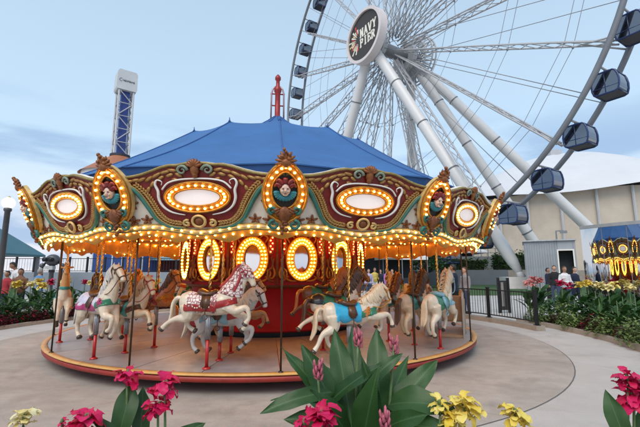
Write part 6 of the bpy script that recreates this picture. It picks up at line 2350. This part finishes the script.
# blue booth with white uprights
p = at_y(91, 280, 29); q = at_y(141, 280, 29)
t = empty('ticket_booth', (p.x, 29, 0)); tag(t, 'blue painted booth with white uprights behind the left horses', 'booth')
BW = q.x - p.x; BH = at_y(100, 247, 29).z
M_BB = mat('booth_blue', (0.016, 0.06, 0.24), 0.5, 0, 0.15, 1.5)
for k in range(5):
    MB().box((BW * (k + .5) / 5, 0, BH / 2), (BW / 5 - .05, .10, BH)).build('panel', M_BB, t)
for k in range(6):
    MB().box((BW * k / 5, -.03, BH / 2), (.09, .12, BH + .01)).build('upright', mat('pale_upright', (0.50, 0.55, 0.62), 0.5), t)
MB().box((BW / 2, 1.5, BH + .08), (BW + .4, 3.2, .14)).build('roof', M_BB, t)
MB().box((BW / 2, 3.0, BH / 2), (BW, .1, BH)).build('back_wall', M_BB, t)
for x in (.05, BW - .05):
    MB().box((x, 1.55, BH / 2), (.1, 2.8, BH)).build('side_wall', M_BB, t)
# grey sea wall with railing on the left
wx0, wx1 = at_y(-60, 280, 25).x, at_y(210, 280, 25).x
slab('sea_wall', wx0, wx1, 25, 25.4, 0, 1.52, mat('blue_grey_wall', (0.23, 0.27, 0.31), 0.75, 0, 0.1, 0.7), 'low blue-grey wall running behind the left flower bed', 'wall')
t = empty('harbour_railing', (wx0, 25.2, 1.52)); tag(t, 'dark railing with posts on the blue-grey wall', 'railing')
nn = int((wx1 - wx0) / 1.1)
pm = bm_ = None
for k in range(nn + 1):
    x = (wx1 - wx0) * k / nn
    if pm is None:
        o = MB().box((0, 0, .5), (.10, .10, 1.0)).build('post', M_BLACK, t); pm = o.data
    else: o = link('post', pm, t)
    o.location = (x, 0, 0)
    for j in range(1, 6):
        if k == nn: break
        if bm_ is None:
            o = MB().tube([(0, 0, .08), (0, 0, .88)], .010, 4).build('baluster', M_ROD, t); bm_ = o.data
        else: o = link('baluster', bm_, t)
        o.location = (x + 1.1 * j / 6, 0, 0)
for z in (.08, .88):
    MB().box(((wx1 - wx0) / 2, 0, z), (wx1 - wx0, .04, .04)).build('rail', M_BLACK, t)
# coin viewer machine on the wall
p = at_y(52, 268, 23.5)
t = empty('viewing_machine', (p.x, 23.5, 0)); tag(t, 'dark mechanical viewing machine on a stand before the blue-grey wall', 'machine')
M_MACH = mat('machine_grey', (0.10, 0.10, 0.11), 0.4, 0.5, 0.25, 6)
MB().lathe([(.32, 0), (.32, .06), (.14, .12), (.12, 1.5), (.18, 1.56)], 14).build('pedestal', M_MACH, t, True)
b = MB().ball((0, 0, 2.25), (.42, .36, .36), 16, 10); b.tube([(0, 0, 1.5), (0, 0, 2.1)], .16, 12)
b.build('housing', M_MACH, t, True)
for sx in (-1, 1):
    MB().tube([(sx * .17, -.30, 2.28), (sx * .17, -.52, 2.28)], [.12, .14], 14).build('lens_barrel', M_BLACK, t, True)
    MB().tube([(sx * .62, 0, 0), (sx * .60, 0, 1.9), (sx * .36, 0, 2.15)], .07, 8).build('yoke', M_BLACK, t, True)
    MB().ball((sx * .62, 0, 1.92), .15, 10, 6).build('knuckle', M_MACH, t, True)
MB().box((0, -.18, 1.78), (.5, .3, .22)).build('coin_box', mat('pale_coin_box', (0.45, 0.45, 0.45), 0.5), t)
# teal roofed kiosk at the far left
p = at_y(-12, 280, 17.5)
t = empty('kiosk', (p.x, 17.5, 0)); tag(t, 'kiosk with a low teal hipped roof by the lamp post', 'kiosk')
ez = at_y(10, 254, 17.5).z; hz_ = at_y(-5, 232, 17.5).z
w = at_y(23, 255, 17.5).x - p.x
vs = [(-w, -w, ez), (w, -w, ez), (w, w, ez), (-w, w, ez), (0, 0, hz_ + .3), (-w, -w, ez - .08), (w, -w, ez - .08), (w, w, ez - .08), (-w, w, ez - .08)]
MB().add(vs, [(0, 1, 4), (1, 2, 4), (2, 3, 4), (3, 0, 4), (0, 5, 6, 1), (1, 6, 7, 2), (2, 7, 8, 3), (3, 8, 5, 0), (5, 8, 7, 6)]).build('roof', mat('teal_roof', (0.06, 0.17, 0.21), 0.5, 0.1, 0.1, 2), t)
for sx in (-1, 1):
    for sy in (-1, 1):
        MB().box((sx * w * .85, sy * w * .85, (ez - .08) / 2), (.12, .12, ez - .09)).build('leg', M_STEELR, t)
MB().box((0, 0, .55), (w * 1.2, w * 1.2, 1.1)).build('counter', M_GREYW, t)
# lamp post
p = at_y(4.0, 262, 12.6); gp = at_y(8.6, 203, 12.6)
t = empty('lamp_post', (gp.x, 12.6, 0)); tag(t, 'dark grey lamp post with a lit white globe at the left flower bed', 'street lamp')
M_LAMP = mat('lamp_post_grey', (0.09, 0.095, 0.105), 0.45, 0.3, 0.1, 4)
gz_ = gp.z
MB().lathe([(.17, 0), (.17, .35), (.11, .42), (.095, .5), (.082, gz_ - .30), (.11, gz_ - .27), (.12, gz_ - .21), (.09, gz_ - .16)], 16).build('pole', M_LAMP, t, True)
M_GLOBE = mat('lit_globe', (0.9, 0.88, 0.8), 0.4, 0, 0, emit=(1.0, 0.86, 0.55), estr=3.2)
MB().ball((0, 0, gz_), .185, 20, 14).build('globe', M_GLOBE, t, True)
MB().lathe([(.05, gz_ + .18), (.04, gz_ + .21), (.0, gz_ + .24)], 10).build('cap', mat('lamp_cap', (0.45, 0.33, 0.12), 0.5, 0.2), t, True)
# drop tower
p = at_y(123, 120, 62)
tb = Vector((at_y(123, 120, 62).x, 62, 0))
t = empty('drop_tower', tb, R_(38)); tag(t, 'tall drop tower ride with white lattice, blue core and a pale sign box on top', 'tower')
zt0, zt1 = at_y(124, 93, 62).z, at_y(124, 74, 62).z
hw = 1.12
for sx in (-1, 1):
    for sy in (-1, 1):
        MB().tube([(sx * hw, sy * hw, 0), (sx * hw, sy * hw, zt0)], .16, 8).build('corner_tube', M_STEELW, t, True)
nl = 14
for face in range(4):
    b = MB()
    for k in range(nl):
        z0, z1 = zt0 * k / nl, zt0 * (k + 1) / nl
        e = [(-hw, -hw), (hw, -hw), (hw, hw), (-hw, hw)]
        A, B = e[face], e[(face + 1) % 4]
        if k % 2: A, B = B, A
        b.tube([(A[0], A[1], z0), (B[0], B[1], z1)], .09, 5, caps=False)
        b.tube([(A[0], A[1], z1), (B[0], B[1], z1)], .08, 5, caps=False)
    b.build('lattice', M_STEELW, t, True)
MB().box((0, 0, zt0 / 2), (1.25, 1.25, zt0)).build('blue_core', mat('tower_blue', (0.03, 0.06, 0.25), 0.5, 0, 0.2, 1), t)
sb = MB().prism([(-1.45, zt0), (1.45, zt0), (1.6, zt0 + .3), (1.55, zt1 - .4), (1.3, zt1), (-1.3, zt1), (-1.55, zt1 - .4), (-1.6, zt0 + .3)], -1.35, 1.35)
box_ = sb.build('sign_box', mat('pale_sign_box', (0.55, 0.57, 0.58), 0.5, 0, 0.06, 0.5), t, fix=True)
b = MB()
rq = random.Random(9)
x = -0.75
zm = (zt0 + zt1) / 2 - .15
pts = []
for k in range(44):                       # faint running script, illegible at this distance
    pts.append(Vector((x, -1.37, zm + .16 * math.sin(k * 1.7) + .08 * rq.uniform(-1, 1)))); x += .043
b.tube(pts, .045, 4)
b.tube(spiral((-1.0, zm), .30, .2, .7, R_(60), 1, 12, -1.37), .05, 4)
b.build('script', mat('script_grey', (0.22, 0.24, 0.27), 0.6), box_, True)
b = MB().lathe([(2.7, 0), (2.7, 4.4), (2.3, 4.8)], 20)
b.build('ride_base', mat('dark_ride_base', (0.05, 0.05, 0.07), 0.5), t)
# orange cone roof in front of the tower
p = at_y(112, 165, 55)
t = empty('ride_pavilion', Vector((at_y(120, 157, 55).x, 55, 0))); tag(t, 'ride pavilion with an orange-brown conical roof below the drop tower', 'pavilion')
zc = at_y(120, 156, 55).z
b = MB().lathe([(5.2, zc - 3.2), (3.0, zc - 1.5), (1.3, zc - .25), (1.2, zc)], 28); b.build('roof', mat('orange_brown_roof', (0.36, 0.13, 0.06), 0.6, 0, 0.15, 1), t, True)
MB().lathe([(1.4, zc - .25), (1.4, zc + .1), (.9, zc + .2), (0, zc + .2)], 20).build('roof_ring', C_DK, t)
MB().lathe([(4.8, 0), (4.8, zc - 3.0)], 28).build('wall', C_WH, t)
# far skyline of low buildings so the pier does not end in nothing
def block(px0, px1, ytop, depth, m, label):
    a = at_y(px0, 280, depth); b_ = at_y(px1, 280, depth); h = at_y(320, ytop, depth).z
    t = empty('pier_building', (a.x, depth, 0)); tag(t, label, 'building', 'pier buildings')
    w = b_.x - a.x
    MB().box((w / 2, 5, h / 2), (w, 10, h)).build('wall', m, t)
    MB().box((w / 2, 5, h + .2), (w + .6, 10.6, .4)).build('roof', M_STEELR, t)
    n = max(2, int(w / 3))
    pm = None
    for k in range(n):
        if pm is None:
            o = MB().box((0, 0, h * .5), (w / n * .6, .06, h * .5)).build('window', mat('dark_window', (0.03, 0.04, 0.055), 0.1, 0, 0, spec=0.8), t); pm = o.data
        else: o = link('window', pm, t)
        o.location = (w * (k + .5) / n, -.02, 0)
block(186, 300, 262, 80, mat('brick_building', (0.22, 0.10, 0.075), 0.8, 0, 0.15, 0.5), 'long brick pier building seen beneath the canopy behind the drum')
block(300, 420, 258, 85, mat('tan_building', (0.36, 0.30, 0.24), 0.8, 0, 0.15, 0.5), 'tan pier building behind the white market tents')
